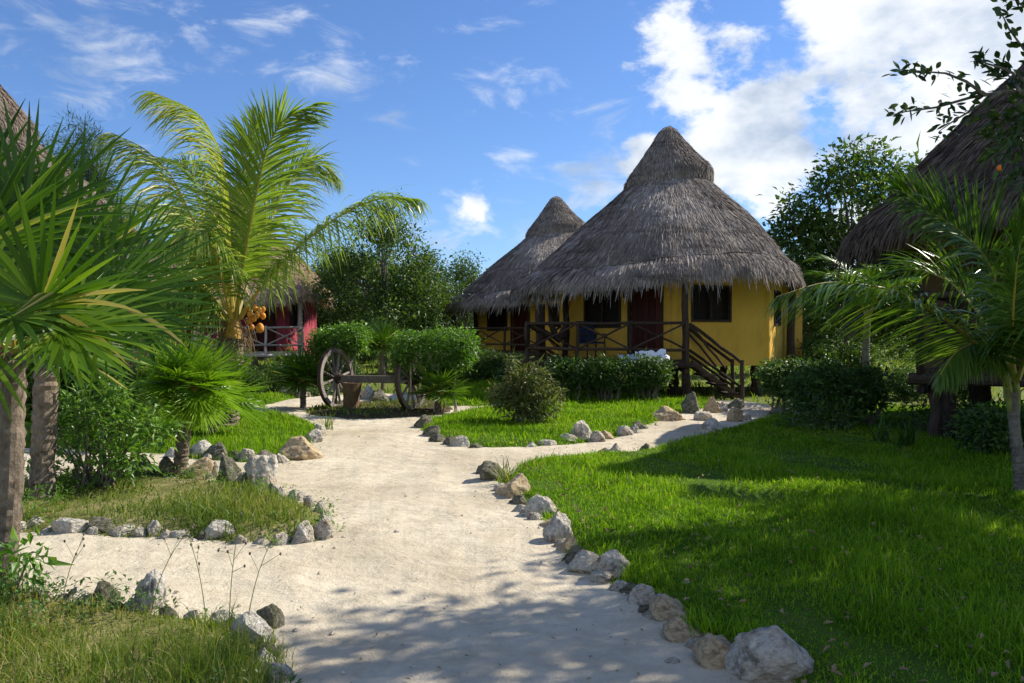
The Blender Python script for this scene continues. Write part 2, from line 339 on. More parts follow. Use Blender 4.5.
# ------------------------------------------------------------------ ground, sand and lawns
def smooth_poly(pts, k=6):                         # Catmull-Rom through the outline
    p = np.asarray(pts, float); n = len(p); out = []
    for i in range(n):
        a, b, c, d = p[i-1], p[i], p[(i+1) % n], p[(i+2) % n]
        for u in np.linspace(0, 1, k, endpoint=False):
            out.append(.5*((2*b)+(-a+c)*u+(2*a-5*b+4*c-d)*u*u+(-a+3*b-3*c+d)*u**3))
    return np.array(out)
def sdist(pts, poly):                              # signed distance, positive inside
    out = np.empty(len(pts))
    a = poly; b = np.roll(poly, -1, 0); e = b-a; ee = (e**2).sum(1)+1e-12
    for i in range(0, len(pts), 20000):
        p = pts[i:i+20000, None, :]; w = p-a
        tt = np.clip((w*e).sum(2)/ee, 0, 1); dd = np.sqrt(((w-e*tt[..., None])**2).sum(2).min(1))
        c1 = (a[:, 1] <= p[..., 1]) != (b[:, 1] <= p[..., 1])
        xi = a[:, 0]+(p[..., 1]-a[:, 1])/np.where(np.abs(e[:, 1]) < 1e-9, 1e-9, e[:, 1])*e[:, 0]
        ins = ((c1 & (p[..., 0] < xi)).sum(1) % 2) == 1
        out[i:i+20000] = np.where(ins, dd, -dd)
    return out
def sstep(x): x = np.clip(x, 0, 1); return x*x*(3-2*x)
def sand_h(p): return .012+.018*wave(p, 1.1, 3)+.008*wave(p, 4.5, 4)+.005*wave(p, 11, 5)
def sheet(name, poly, mat, cell, hf, margin=.3):
    lo = poly.min(0)-margin; hi = poly.max(0)+margin
    nx, ny = int((hi[0]-lo[0])/cell)+1, int((hi[1]-lo[1])/cell)+1
    X, Y = np.meshgrid(lo[0]+np.arange(nx+1)*cell, lo[1]+np.arange(ny+1)*cell, indexing='ij')
    p = np.stack([X.ravel(), Y.ravel()], 1); d = sdist(p, poly); z = hf(p, d)
    i, j = np.meshgrid(np.arange(nx), np.arange(ny), indexing='ij'); a = (i*(ny+1)+j).ravel()
    q = np.stack([a, a+ny+1, a+ny+2, a+1], 1); q = q[d[q].max(1) > -margin*.8]
    used = np.unique(q); mp = np.full(len(p), -1); mp[used] = np.arange(len(used))
    m = MB(); m.add(np.column_stack([p, z])[used], quads=mp[q])
    return tag(m.build(name, MATS[mat], smooth=True), kind='structure')

m = MB(); m.add([(-400,-60,-.06),(400,-60,-.06),(400,600,-.06),(-400,600,-.06)], quads=[(0,1,2,3)])
tag(m.build('ground', MATS['far_ground']), kind='structure')
sandP = smooth_poly([(-15,1),(-15,12.5),(-8.5,14.2),G(230,407),G(290,399),G(335,395),G(400,393),G(470,396),G(520,401),(2.5,19.5),G(700,400),G(760,403),G(800,409),(9,15.5),(11,12),(11,1)], 5)
sheet('sand_path', sandP, 'sand', .09, lambda p, d: -.09+.09*sstep(d/.35+.5)+sand_h(p))
AF = [(500,478),(520,466),(560,461),(610,455),(650,450),(700,438),(745,425),(770,419),(800,414)]
LAWNS = {
 'right': smooth_poly([G(*p) for p in AF]+[(9,17.5),(16,17.5),(16,.8),(1.4,.8),(1.25,2.6)]+[G(*p) for p in [(775,690),(735,668),(700,648),(670,625),(650,612),(622,590),(606,578),(576,570),(560,552),(545,530),(532,520),(512,502),(492,490)]], 5),
 'island': smooth_poly([G(*p) for p in [(416,425),(425,435),(445,445),(475,449),(530,449),(580,445),(625,437),(660,423),(690,413),(720,404),(640,397),(560,401),(500,408),(450,416)]], 5),
 'left': smooth_poly([G(*p) for p in [(320,428),(322,438),(312,450),(297,460),(265,464),(200,461),(150,456),(70,452),(0,449),(-60,445),(-60,425),(40,419),(120,414),(200,412),(250,414),(297,419)]], 5),
 'weedy': smooth_poly([G(*p) for p in [(338,520),(332,540),(302,547),(250,547),(180,541),(100,538),(20,536),(-80,533),(-80,491),(20,484),(100,479),(150,478),(200,482),(250,488),(285,500),(320,511)]], 5),
 'corner': smooth_poly([G(*p) for p in [(-90,594),(30,597),(100,602),(150,609),(215,622),(258,634),(286,655),(290,700)]]+[(-1.1,2.4),(-6,2.2)], 5),
 'back': smooth_poly([G(*p) for p in [(120,412),(200,409),(262,406),(300,397),(318,391),(330,389),(300,383),(200,386),(60,392)]], 5),
 'rear': smooth_poly([G(*p) for p in [(430,403),(470,407),(498,405),(545,398),(600,394),(600,386),(520,384),(430,388)]], 5),
 'cartbed': smooth_poly([G(*p) for p in [(300,414),(340,419),(400,419),(440,415),(455,409),(430,401),(395,404),(360,404),(330,404)]], 5),
}
def lawn_h(p, d, top=.085): return -.05+(top+.05)*sstep(d/.5+.32)+.012*wave(p, 2.2, 9)
for key, mat in (('right','lawn_soil'),('island','lawn_soil'),('left','lawn_soil'),('weedy','weedy_soil'),('corner','weedy_soil'),('back','lawn_soil'),('rear','lawn_soil'),('cartbed','dark_soil')):
    sheet('soil_bed' if key == 'cartbed' else 'lawn', LAWNS[key], mat, .12 if key in ('right','weedy','corner','island') else .2, lawn_h, .25)

# ------------------------------------------------------------------ grass
def in_view(p, pad=.12):
    return (p[:, 1] > 3.3) & (p[:, 0]/p[:, 1] > -.64-pad) & (p[:, 0] < .66*p[:, 1]+2.2)
def blades(mb, p, h, lean, wid, dirs=None, st=3):
    n = len(p); d = lawn_h(p, KD); az = R.uniform(0, 2*math.pi, n)
    ln = np.abs(R.normal(0, lean, n)); dx = np.stack([np.cos(az), np.sin(az)], 1)*ln[:, None]
    u = np.linspace(0, 1, st+1)[None, :, None]
    base = np.column_stack([p, d-.01])[:, None, :]
    off = np.column_stack([dx, np.ones(n)])[:, None, :]*u*h[:, None, None]
    off[..., :2] *= u; off[..., 2:] *= 1-.28*(ln[:, None, None]*u)
    rows = base+off
    fa = R.uniform(0, 2*math.pi, n); wd = np.stack([np.cos(fa), np.sin(fa), np.zeros(n)], 1)
    w = wid[:, None]*np.array([1, .9, .62, .06][:st+1])[None]
    if st == 2: w = wid[:, None]*np.array([1, .75, .06])[None]
    mb.strips(rows, w, wd, np.clip(R.beta(2.0, 2.8, n)+.13*wave(p, 1.3, 21)+.12*wave(p, 4.2, 22)+(R.uniform(size=n) < .035)*.6, 0, 1))
def grass(key, dens, h0, mat, label, wmul=1.0, lean=.45, minw=.0032, clump=.35):
    global KD
    poly = LAWNS[key]; lo, hi = poly.min(0), poly.max(0); mb = MB()
    for (y0, y1) in ((3.2,5.2),(5.2,7.5),(7.5,11),(11,16),(16,26)):
        a0, a1 = max(lo[1], y0), min(hi[1], y1)
        if a1 <= a0: continue
        ym = (y0+y1)/2; n = int((hi[0]-lo[0])*(a1-a0)*dens*min(1, (5.2/ym)**1.25))
        p = np.column_stack([R.uniform(lo[0], hi[0], n), R.uniform(a0, a1, n)]); p = p[in_view(p)]
        d = sdist(p, poly); k = (d > (-.10 if key == 'right' else -.04)+.06*R.normal(size=len(p))) & (R.uniform(size=len(p)) < .78+.4*wave(p, 3.1, 8)); p = p[k]; KD = d[k]
        if not len(p): continue
        hh = h0*np.exp(R.normal(0, .32, len(p)))*(1+clump*wave(p, 2.6, 17)+clump*.5*wave(p, 7, 18)).clip(.35, 2)*sstep(KD/.3+.55)
        blades(mb, p, hh, lean, wmul*np.maximum(minw, .00062*ym)*R.uniform(.7, 1.4, len(p)), st=3 if ym < 8 else 2)
    return tag(mb.build('grass', MATS[mat]), label, 'grass', kind='stuff')
grass('right', 6400, .052, 'lawn_blade', 'lush green grass of the big lawn right of the sand path', lean=.75, clump=.5)
grass('island', 4600, .065, 'lawn_blade', 'short green grass of the lawn island before the big yellow hut', lean=.6)
grass('left', 3600, .075, 'lawn_blade', 'bright green grass left of the sand path behind the white stones')
grass('back', 3600, .08, 'lawn_blade', 'strip of sunlit grass before the pink hut')
grass('rear', 3600, .08, 'lawn_blade', 'strip of shaded grass behind the lawn island')
grass('weedy', 2600, .062, 'weed_blade', 'dry yellowish weedy grass of the stone edged bed at left', 1.1, .8, .003, .6)
grass('corner', 3800, .105, 'weed_blade', 'long weedy grass in the bottom left corner', 1.0, .7, .0028, .6)
grass('cartbed', 900, .06, 'weed_blade', 'thin weeds round the old cart wheels', 1.2, .8)
# leafy weeds among the dry grass
def weeds(key, n, label):
    poly = LAWNS[key]; lo, hi = poly.min(0), poly.max(0); mb = MB()
    p = np.column_stack([R.uniform(lo[0], hi[0], n), R.uniform(max(3.2, lo[1]), hi[1], n)]); d = sdist(p, poly); ok = (d > -.02) & (wave(p, 1.6, 41) > -.1) & in_view(p); p = p[ok]; d = d[ok]
    k = 12; C = np.repeat(np.column_stack([p, lawn_h(p, d)]), k, 0); rn = np.repeat(R.uniform(0, 1, len(p)), k)
    hgt = np.repeat(R.uniform(.05, .2, len(p)), k); u = R.uniform(.1, 1, len(C))
    az = R.uniform(0, 6.28, len(C)); D = nrm(np.column_stack([np.cos(az), np.sin(az), R.uniform(.1, 1.1, len(C))]))
    C = C+np.column_stack([.05*np.cos(az)*u, .05*np.sin(az)*u, hgt*u])
    mb.leaves(C, D, nrm(np.column_stack([-np.cos(az)*.5, -np.sin(az)*.5, np.ones(len(C))])), R.uniform(.025, .06, len(C)), R.uniform(.010, .022, len(C)), np.clip(rn*.6+R.uniform(0, .4, len(C)), 0, 1))
    tag(mb.build('ground_cover', MATS['hedge_leaf' if key == 'corner' else 'bright_shrub_leaf']), label, 'weeds', kind='stuff')
weeds('weedy', 900, 'low leafy weeds among the dry grass of the bed at left'); weeds('corner', 900, 'low leafy weeds among the long grass at bottom left')
# rough tufts over the ground beyond the lawns
mb = MB(); n = 26000; p = np.column_stack([R.uniform(-36, 36, n), 17+R.uniform(0, 1, n)**1.3*36]); ok = (np.abs(p[:, 0]/p[:, 1]) < .7) & (sdist(p, sandP) < -.1); p = p[ok]; KD = np.full(len(p), -.1)
blades(mb, p, .13*np.exp(R.normal(0, .4, len(p)))*(p[:, 1]/25)**.4, .5, .0011*p[:, 1]*R.uniform(.6, 1.4, len(p)), st=2)
tag(mb.build('grass', MATS['weed_blade']), 'rough grass between the huts and the trees', 'grass', kind='stuff')
mb = MB(); n = 9000; p = np.column_stack([R.uniform(-6, 8, n), 3.5+R.uniform(0, 1, n)**1.5*15]); d = np.max([sdist(p, LAWNS[k]) for k in ('right','island','left','weedy','corner')], 0)
p = p[(sdist(p, sandP) > .2) & (d < .03) & (R.uniform(size=n) < .025+.6*np.exp(d/.14))]; n = len(p); s_ = R.uniform(.004, .016, n)*np.exp(R.normal(0, .35, n)); oc = np.array([(1,0,0),(-1,0,0),(0,1,0),(0,-1,0),(0,0,.7),(0,0,-.7)], float)
V = np.column_stack([p, sand_h(p)+.006])[:, None]+oc[None]*s_[:, None, None]*np.exp(R.normal(0, .25, (n, 6, 1))); fo = np.array([(0,2,4),(2,1,4),(1,3,4),(3,0,4),(2,0,5),(1,2,5),(3,1,5),(0,3,5)])
mb.add(V.reshape(-1, 3), tris=(np.arange(n)[:, None, None]*6+fo[None]).reshape(-1, 3)); tag(mb.build('pebbles', MATS['limestone']), 'small pale pebbles scattered on the sand', 'pebbles', kind='stuff')
# weeds and fallen leaves in the lawn
mb = MB(); n = 2600; p = np.column_stack([R.uniform(-.5, 6, n), 3.4+R.uniform(0, 1, n)**1.3*9]); d = sdist(p, LAWNS['right']); ok = (d > 0) & in_view(p) & (R.uniform(size=n) < .25+np.exp(-d/.5)); p = p[ok]; d = d[ok]; n = len(p)
az = R.uniform(0, 6.28, n); mb.leaves(np.column_stack([p, lawn_h(p, d)+R.uniform(.015, .07, n)]), nrm(np.column_stack([np.cos(az), np.sin(az), R.normal(0, .35, n)])), nrm(np.column_stack([R.normal(0, .5, (n, 2)), np.ones(n)])), R.uniform(.03, .075, n), R.uniform(.012, .03, n), R.uniform(0, 1, n))
tag(mb.build('leaf_litter', MATS['dry_leaf']), 'dry brown leaves fallen in the grass of the big lawn', 'leaf litter', kind='stuff')
# fallen leaves and twigs on the sand
mb = MB(); n = 5200; p = np.column_stack([R.uniform(-6, 6, n), 3.5+R.uniform(0, 1, n)**1.5*14]); d = np.max([sdist(p, LAWNS[k]) for k in ('right','island','left','weedy','corner')], 0)
p = p[(sdist(p, sandP) > .2) & (d < -.03) & (R.uniform(size=n) < .10+np.exp(-(-d)/.30))]; n = len(p)
az = R.uniform(0, 6.28, n); D = np.column_stack([np.cos(az), np.sin(az), R.normal(0, .08, n)])
mb.leaves(np.column_stack([p, sand_h(p)+.012]), nrm(D), nrm(np.column_stack([R.normal(0, .3, (n, 2)), np.ones(n)])), R.uniform(.012, .05, n), R.uniform(.004, .014, n), R.uniform(0, 1, n), curl=.05)
tag(mb.build('leaf_litter', MATS['dry_leaf']), 'small dry leaves and twigs scattered on the sand', 'leaf litter', kind='stuff')

# ------------------------------------------------------------------ the stones that edge the beds: every one a thing
def ico(sub):
    t_ = (1+5**.5)/2
    v = [(-1,t_,0),(1,t_,0),(-1,-t_,0),(1,-t_,0),(0,-1,t_),(0,1,t_),(0,-1,-t_),(0,1,-t_),(t_,0,-1),(t_,0,1),(-t_,0,-1),(-t_,0,1)]
    f = [(0,11,5),(0,5,1),(0,1,7),(0,7,10),(0,10,11),(1,5,9),(5,11,4),(11,10,2),(10,7,6),(7,1,8),(3,9,4),(3,4,2),(3,2,6),(3,6,8),(3,8,9),(4,9,5),(2,4,11),(6,2,10),(8,6,7),(9,8,1)]
    v = [tuple(nrm(x)) for x in v]
    for _ in range(sub):
        c = {}; g = []
        def md(a, b):
            k = (min(a, b), max(a, b))
            if k not in c: c[k] = len(v); v.append(tuple(nrm(np.add(v[a], v[b]))))
            return c[k]
        for a, b, d in f:
            x, y, z = md(a, b), md(b, d), md(d, a); g += [(a,x,z),(b,y,x),(d,z,y),(x,y,z)]
        f = g
    return np.array(v), np.array(f)
IV, IF = ico(4)
def rock_mesh(seed, mat):
    r = np.random.default_rng(seed); v = IV.copy()
    for i in range(13):                            # chip flat faces off
        d = nrm(r.normal(size=3)*[1, 1, .8]); lim = r.uniform(.5, .86); s = v@d; k = s > lim; v[k] -= np.outer((s[k]-lim)*.93, d)
    v *= (1+.10*wave(v, 2.2, seed+50)+.05*wave(v, 6, seed+51)+.030*wave(v, 14, seed+52)+.018*wave(v, 30, seed+53))[:, None]
    v[:, 2] = np.where(v[:, 2] < -.45, -.45+(v[:, 2]+.45)*.2, v[:, 2])
    lo, hi = v.min(0), v.max(0); v = (v-(lo+hi)/2)/(hi-lo); v[:, 2] += .5
    v[:, :2] *= (1.08-r.uniform(.15, .55)*v[:, 2:3]**1.3); v[:, 0] += r.uniform(-.16, .16)*v[:, 2]
    m = MB(); m.add(v, tris=IF); me = m.mesh('rock', MATS[mat], smooth=True)
    return me
RM = {m: [rock_mesh(100*j+i, m) for i in range(n)] for j, (m, n) in enumerate((('limestone', 14), ('mossy_limestone', 7), ('tan_limestone', 6)))}
ORD2 = ['seventeenth','eighteenth','nineteenth','twentieth','twenty first','twenty second','twenty third','twenty fourth','twenty fifth','twenty sixth','twenty seventh','twenty eighth','twenty ninth','thirtieth','thirty first','thirty second','thirty third','thirty fourth']
ORD = ['first','second','third','fourth','fifth','sixth','seventh','eighth','ninth','tenth','eleventh','twelfth','thirteenth','fourteenth','fifteenth','sixteenth']+ORD2
# (px, py of the foot, width px, height px, colour w/m/t, own words or None)
ROWS = [
 ('edging the big right lawn, {o} from the far end', 'stones along the big right lawn', [
  (486,476,14,9,'m',None),(494,484,26,22,'m','grassy dark rounded stone'),(503,494,13,9,'w',None),(521,506,14,9,'m',None),(536,523,13,9,'w',None),(563,551,15,10,'w',None),(581,573,15,9,'t',None),(599,583,16,11,'w',None),(621,592,16,10,'w',None),(649,615,15,9,'m',None),(664,607,18,11,'w',None),(681,635,18,11,'w',None),(697,653,18,12,'w',None),(741,678,22,14,'w',None),(512,502,30,27,'t','squat pale tan stone'),(522,514,14,8,'w','small flat stone'),(530,516,14,10,'m',None),(541,520,34,24,'w','flat topped pale stone'),(549,531,16,12,'t',None),(556,547,26,33,'w','upright leaning grey stone'),
  (568,556,16,16,'t','small buff stone'),(573,567,24,20,'m','low dark grey stone'),(587,576,32,24,'w','rounded grey stone'),(613,582,38,30,'w','chunky pale grey stone'),(628,595,18,9,'m',None),(641,610,30,23,'w','low rounded stone'),(655,620,17,9,'w',None),(686,602,42,20,'w','long flat slab stone'),
  (671,624,42,27,'t','blunt tan stone'),(688,646,46,24,'t','low broad tan stone'),(703,652,20,12,'m',None),(673,668,15,8,'w',None),(722,671,50,36,'t','pale tan boulder'),(771,692,74,56,'w','biggest domed grey boulder')]),
 ('on the path side of the upper lawn edge, {o} from the left', 'stones along the top of the big right lawn', [
  (604,455,12,6,'m',None),(617,453,11,8,'w',None),(644,453,9,8,'m',None),(710,435,20,13,'w','pale wedge stone'),(733,423,13,12,'t','small tan stone'),(745,420,9,6,'w',None),(780,417,15,8,'m',None),(798,420,16,7,'w','flat pale stone')]),
 ('along the front of the lawn island, {o} from the left', 'stones along the lawn island', [
  (422,430,15,12,'m',None),(430,438,14,10,'m',None),(439,444,12,9,'m',None),(449,447,13,9,'m',None),(459,449,17,10,'w',None),(476,450,13,6,'m',None),(532,449,12,6,'w',None),(549,448,15,7,'w','flat pale stone'),(568,445,17,9,'w',None),(582,444,17,18,'w','tall white stone'),
  (598,444,13,11,'w',None),(608,441,11,9,'t',None),(624,438,13,10,'w',None),(633,435,13,9,'w',None),(641,431,13,8,'m',None)]),
 ('heaped near the hut steps, {o} from the left', 'stones before the hut steps', [
  (668,423,30,16,'t','broad tan wedge stone'),(690,416,15,18,'m','upright dark stone'),(702,422,15,8,'w',None),(711,415,12,14,'t','upright tan stone'),(721,413,12,9,'w',None),(735,410,15,9,'m',None)]),
 ('edging the left lawn, {o} from the left', 'stones along the left lawn', [
  (20,464,16,9,'w',None),(176,460,18,10,'w',None),(198,460,22,15,'w',None),(215,462,21,14,'m',None),(187,459,11,8,'w',None),(207,462,10,7,'w',None),(224,462,10,8,'w',None),(240,462,9,8,'w',None),(257,464,10,8,'t',None),(281,464,12,9,'w',None),(232,461,13,9,'m',None),(247,463,13,11,'w',None),(267,465,21,12,'m',None),(297,463,36,25,'t','large pale tan boulder'),(314,446,13,13,'w',None),(320,436,11,10,'w',None)]),
 ('along the back of the weedy bed, {o} from the left', 'stones behind the weedy bed', [
  (112,477,12,9,'m',None),(129,478,12,9,'w',None),(206,482,9,8,'w',None),(223,484,10,9,'t',None),(244,489,13,10,'w',None),(276,497,11,9,'w',None),(292,504,9,8,'w',None),(309,510,9,8,'w',None),(327,528,12,9,'w',None),(147,479,15,13,'m',None),(163,479,16,12,'m',None),(196,483,23,13,'t','pitted tan stone'),(215,480,11,10,'w','small white stone'),(231,488,19,17,'m','dark upright stone'),(262,493,36,25,'w','big angular white stone'),(255,478,13,10,'w','pale stone topping the bigger white one'),
  (283,501,12,8,'w',None),(299,502,8,6,'w',None),(319,520,11,11,'w','lone small white stone'),(322,543,26,17,'w','pitted grey boulder at the right tip'),(302,546,17,13,'w',None)]),
 ('along the front of the weedy bed, {o} from the left', 'stones before the weedy bed', [
  (90,538,12,8,'w',None),(140,538,11,8,'w',None),(166,540,12,8,'w',None),(199,542,12,8,'m',None),(240,546,13,8,'w',None),(282,547,15,10,'w',None),(3,536,16,9,'w',None),(20,535,15,10,'w',None),(34,533,15,11,'w',None),(49,536,20,7,'w','flat white stone'),(73,538,33,17,'w','large white lumpy stone'),(105,536,22,13,'m','dark mossy stone'),(124,537,33,10,'w','long low grey stone'),(152,538,13,12,'w','blocky grey stone'),
  (181,540,25,9,'w','long flat pale stone'),(220,541,32,17,'w','pitted domed stone'),(261,547,15,8,'w',None)]),
 ('round the bottom left grass corner, {o} from the left', 'stones round the bottom left grass corner', [
  (59,608,12,9,'w',None),(86,611,13,10,'w',None),(131,618,14,11,'w',None),(168,625,16,11,'m',None),(190,629,15,11,'w',None),(237,635,18,12,'w',None),(268,664,20,12,'m',None),(10,606,18,9,'w',None),(30,607,22,11,'m',None),(47,607,16,11,'w',None),(71,609,28,15,'w','white flecked stone'),(101,612,23,17,'m','dark pitted stone'),(118,619,18,11,'m',None),(147,620,40,34,'w','tall pointed grey stone'),(217,634,28,17,'w','pale stone in the grass'),
  (266,636,30,24,'m','crumbly dark mossy stone'),(254,652,46,26,'w','long slanting pale stone'),(256,676,30,19,'w','blocky pale stone'),(279,688,28,18,'w','white stone at the bottom edge')]),
 ('by the lawn strip before the pink hut, {o} from the left', 'stones before the pink hut', [
  (205,398,13,6,'w',None),(222,398,12,6,'w',None),(258,396,17,7,'m',None),(270,397,12,8,'w',None),(285,398,17,10,'w',None),(301,398,16,9,'w',None),(361,400,9,9,'m',None),(369,401,13,13,'w','upright stone behind the cart axle'),(381,403,16,10,'m','dark wedge stone behind the cart axle'),(318,396,10,7,'w',None)]),
]
CW = {'w': ('limestone', 'pale grey limestone'), 'm': ('mossy_limestone', 'dark weathered stone'), 't': ('tan_limestone', 'tan limestone')}
ri = 0
for where, grp, lst in ROWS:
    order = sorted(range(len(lst)), key=lambda i: lst[i][1]) if 'far end' in where else sorted(range(len(lst)), key=lambda i: lst[i][0])
    for i, (px, py, w, h, c, own) in enumerate(lst):
        pos = G(px, py-h*.10); Y = pos[1]; mat, word = CW[c]; ms = RM[mat]; ri += 1
        o = bpy.data.objects.new('rock', ms[(ri*5+i) % len(ms)]); COL.objects.link(o)
        fw = 1.14 if w >= 24 else 1.42; wm_, hm = w*Y/F*fw, h*Y/F*(.90 if w >= 24 else 1.15)
        o.scale = (wm_, wm_*R.uniform(.7, 1.0), hm*1.22); o.rotation_euler = (R.normal(0, .08), R.normal(0, .08), R.choice([0, math.pi])+R.normal(0, .35))
        big = 1.35 if 'corner' in where else 1.45 if 'back of the weedy' in where else 1.15 if 'weedy' in where else 1.0; o.scale.z *= big; sh = wm_*.28; o.location = (pos[0]*(1+sh/pos[1]), pos[1]+sh, -.02-hm*.11)
        lb = (own or ('small ' if w < 15 else '')+word)+' '+where.format(o=ORD[order.index(i)])
        tag(o, lb if len(lb.split()) <= 16 else lb.split(',')[0], 'rock', grp)
# ------------------------------------------------------------------ thatched huts
PROF = [(.05,7.90),(.24,7.74),(.50,7.36),(.84,6.92),(1.13,6.58),(1.29,6.32),(1.28,6.19)]                   # cap
MAIN = [(.70,6.72),(1.0,6.30),(1.58,5.80),(2.3,5.16),(2.9,4.55),(3.4,3.99),(3.70,3.62)]       # main cone down to the seam
SKIRT = [(3.63,3.74),(3.88,3.52),(4.04,3.31),(4.08,3.22)]                                      # eave skirt, from above the seam
def eave_warp(p):                                  # the roof reaches out lower over the porch
    a = np.arctan2(p[..., 1], p[..., 0]); r = np.hypot(p[..., 0], p[..., 1]); f = np.clip(np.cos(a-math.radians(197)), 0, 1)*(r/4.3)**2
    q = p.copy(); s = 1+.15*f-.065*np.clip(np.cos(a+.3), 0, 1)*(r/4.3)**2; q[..., 0] *= s; q[..., 1] *= s; lump = 1+.016*wave(p, 1.9, 31)+.010*wave(p, 4.5, 32); q[..., 0] *= lump; q[..., 1] *= lump; q[..., 2] += .03*wave(p, 2.2, 33); q[..., 2] -= .42*f+(.02*np.sin(a*3+1)+.022*np.sin(a*8)+.016*np.sin(a*13+2)+.012*np.sin(a*29))*(r/4.3)**3
    return q
def revolve(mb, prof, n=72, rnd=.3, m=0, bump=.03, seed=1):
    prof = np.array(prof, float)*[.994, 1]; prof[:, 1] -= .02; a = np.linspace(0, 2*math.pi, n, endpoint=False)
    V = np.stack([np.outer(prof[:, 0], np.cos(a)), np.outer(prof[:, 0], np.sin(a)), np.repeat(prof[:, 1:2], n, 1)], -1)
    V = V*(1+bump*wave(V, 2.1, seed)[..., None]*np.array([1, 1, .25])*.5); V = eave_warp(V).reshape(-1, 3); k = len(prof)
    q = [(i*n+j, (i+1)*n+j, (i+1)*n+(j+1) % n, i*n+(j+1) % n) for i in range(k-1) for j in range(n)]
    mb.add(V, quads=q, rnd=rnd, m=m)
def straw(mb, prof, n, ln, wid, lift, m=0, seed=1, smin=0., smax=1., hang=0.):
    prof = np.array(prof, float); seg = np.diff(prof, axis=0); sl_ = np.hypot(seg[:, 0], seg[:, 1]); cum = np.concatenate([[0], np.cumsum(sl_)]); tot = cum[-1]
    s = np.sort(R.uniform(smin, smax, n*3))*tot; rr = np.interp(s, cum, prof[:, 0]); k = R.uniform(size=len(s)) < rr/prof[:, 0].max(); s = s[k][:n*3]
    s = R.choice(s, min(n, len(s)), replace=False); n = len(s); a = R.uniform(0, 2*math.pi, n); l = ln*np.exp(R.normal(0, .42, n)); st = 3; rows = []
    tw = R.normal(0, .10, n); lf = lift*np.abs(R.normal(1, .5, n))
    for j in range(st+1):
        u = j/st; sj = s+l*u; over = np.maximum(sj-tot, 0); r_ = np.interp(sj, cum, prof[:, 0]); z_ = np.interp(sj, cum, prof[:, 1])
        d = seg[-1]/sl_[-1]; r_ = r_+over*d[0]*(1-hang); z_ = z_+over*(d[1]*(1-hang)-hang)
        r_ = r_+lf*(.25+u); z_ = z_+lf*.6*(.25+u); aa = a+tw*l*u/np.maximum(r_, .3)
        rows.append(np.stack([r_*np.cos(aa), r_*np.sin(aa), z_], -1))
    rows = eave_warp(np.stack(rows, 1)); wd = np.stack([-np.sin(a), np.cos(a), np.zeros(n)], 1)
    tlt = R.normal(0, .5, n)[:, None]*np.stack([np.cos(a)*.7, np.sin(a)*.7, np.full(n, .7)], 1); wd = nrm(wd+tlt)
    w = wid*np.exp(R.normal(0, .35, n))[:, None]*np.array([.9, 1, .8, .25])[None]
    mb.strips(rows, w, wd, np.clip(R.beta(2, 2, n)+.16*wave(rows[:, 0], 1.2, seed)+.10*wave(rows[:, 0]*[1, 1, .2], 5, seed+1), 0, 1), m=m)
ROOFM = {}
def roof_meshes(k):
    mb = MB(); revolve(mb, MAIN+[(3.68,3.42),(3.3,3.70),(2.3,4.70),(1.2,5.85),(.1,6.6)], bump=.0)
    straw(mb, MAIN, 76000, .28, .0105, .016, seed=5)
    sk = MB(); revolve(sk, SKIRT+[(3.92,3.22),(3.6,3.40),(3.5,3.62)], bump=0.); straw(sk, SKIRT, 17000, .25, .010, .022, seed=8, smax=.75, hang=.25); straw(sk, SKIRT, 11000, .22, .010, .020, seed=9, smin=.5, hang=.6)
    # dark folded edge over the seam
    a = np.linspace(0, 2*math.pi, 120); pr = np.stack([3.67*np.cos(a), 3.67*np.sin(a), 3.715+.010*np.sin(a*9)+.010*np.sin(a*23)], 1); sk.tube(eave_warp(pr), .022, n=5, rnd=0., cap=False, wob=.3)
    cp = MB(); revolve(cp, [(.0,7.93)]+PROF+[(1.08,6.16),(.9,6.3),(.7,6.70)], n=48, bump=0.); straw(cp, PROF, 9500, .28, .010, .02, seed=12, smax=.97, hang=.2); straw(cp, PROF, 3600, .24, .010, .03, seed=13, smin=.72, hang=.45)
    a = np.linspace(0, 2*math.pi, 60); cp.tube(eave_warp(np.stack([.965*np.cos(a), .965*np.sin(a), 6.78+.02*np.sin(a*5)], 1)), .024, n=5, rnd=.0, cap=False, wob=.3)
    for b_ in cp.v: b_[:, 2] += .13*b_[:, 0]*np.clip((7.9-b_[:, 2])/1.5, 0, 1)+.05*np.sin(np.arctan2(b_[:, 1], b_[:, 0])*4)*np.clip((7.2-b_[:, 2])/1., 0, 1)
    return mb, sk, cp
for _ in (0,):
    A_, B_, C_ = roof_meshes(0); ROOFM['roof'] = A_.mesh('roof', MATS['thatch_grey']); ROOFM['eave_skirt'] = B_.mesh('eave_skirt', MATS['thatch_grey']); ROOFM['roof_cap'] = C_.mesh('roof_cap', MATS['thatch_grey'])
def shared(name, mat, parent):
    o = bpy.data.objects.new(name, ROOFM[name]); COL.objects.link(o); o.parent = parent
    if mat != 'thatch_grey': o.material_slots[0].link = 'OBJECT'; o.material_slots[0].material = MATS[mat]
    return o
CORN = np.array([(-3.3,-1.3),(-.48,-3.4),(2.35,-2.1),(3.5,0.),(2.6,2.6),(0,3.5),(-2.6,2.6)])
ZD, ZW, ZT = 1.0, .80, 3.55
def on_face(i, t_, z, out=0.):
    a, b = CORN[i], CORN[(i+1) % 7]; d = nrm(b-a); n_ = np.array([d[1], -d[0]])
    p = a+(b-a)*t_+n_*out; return V3(p[0], p[1], z)
def face_ax(i):
    a, b = CORN[i], CORN[(i+1) % 7]; d = nrm(b-a); n_ = np.array([d[1], -d[0]]); return np.array([[d[0], d[1], 0], [n_[0], n_[1], 0], [0, 0, 1]])
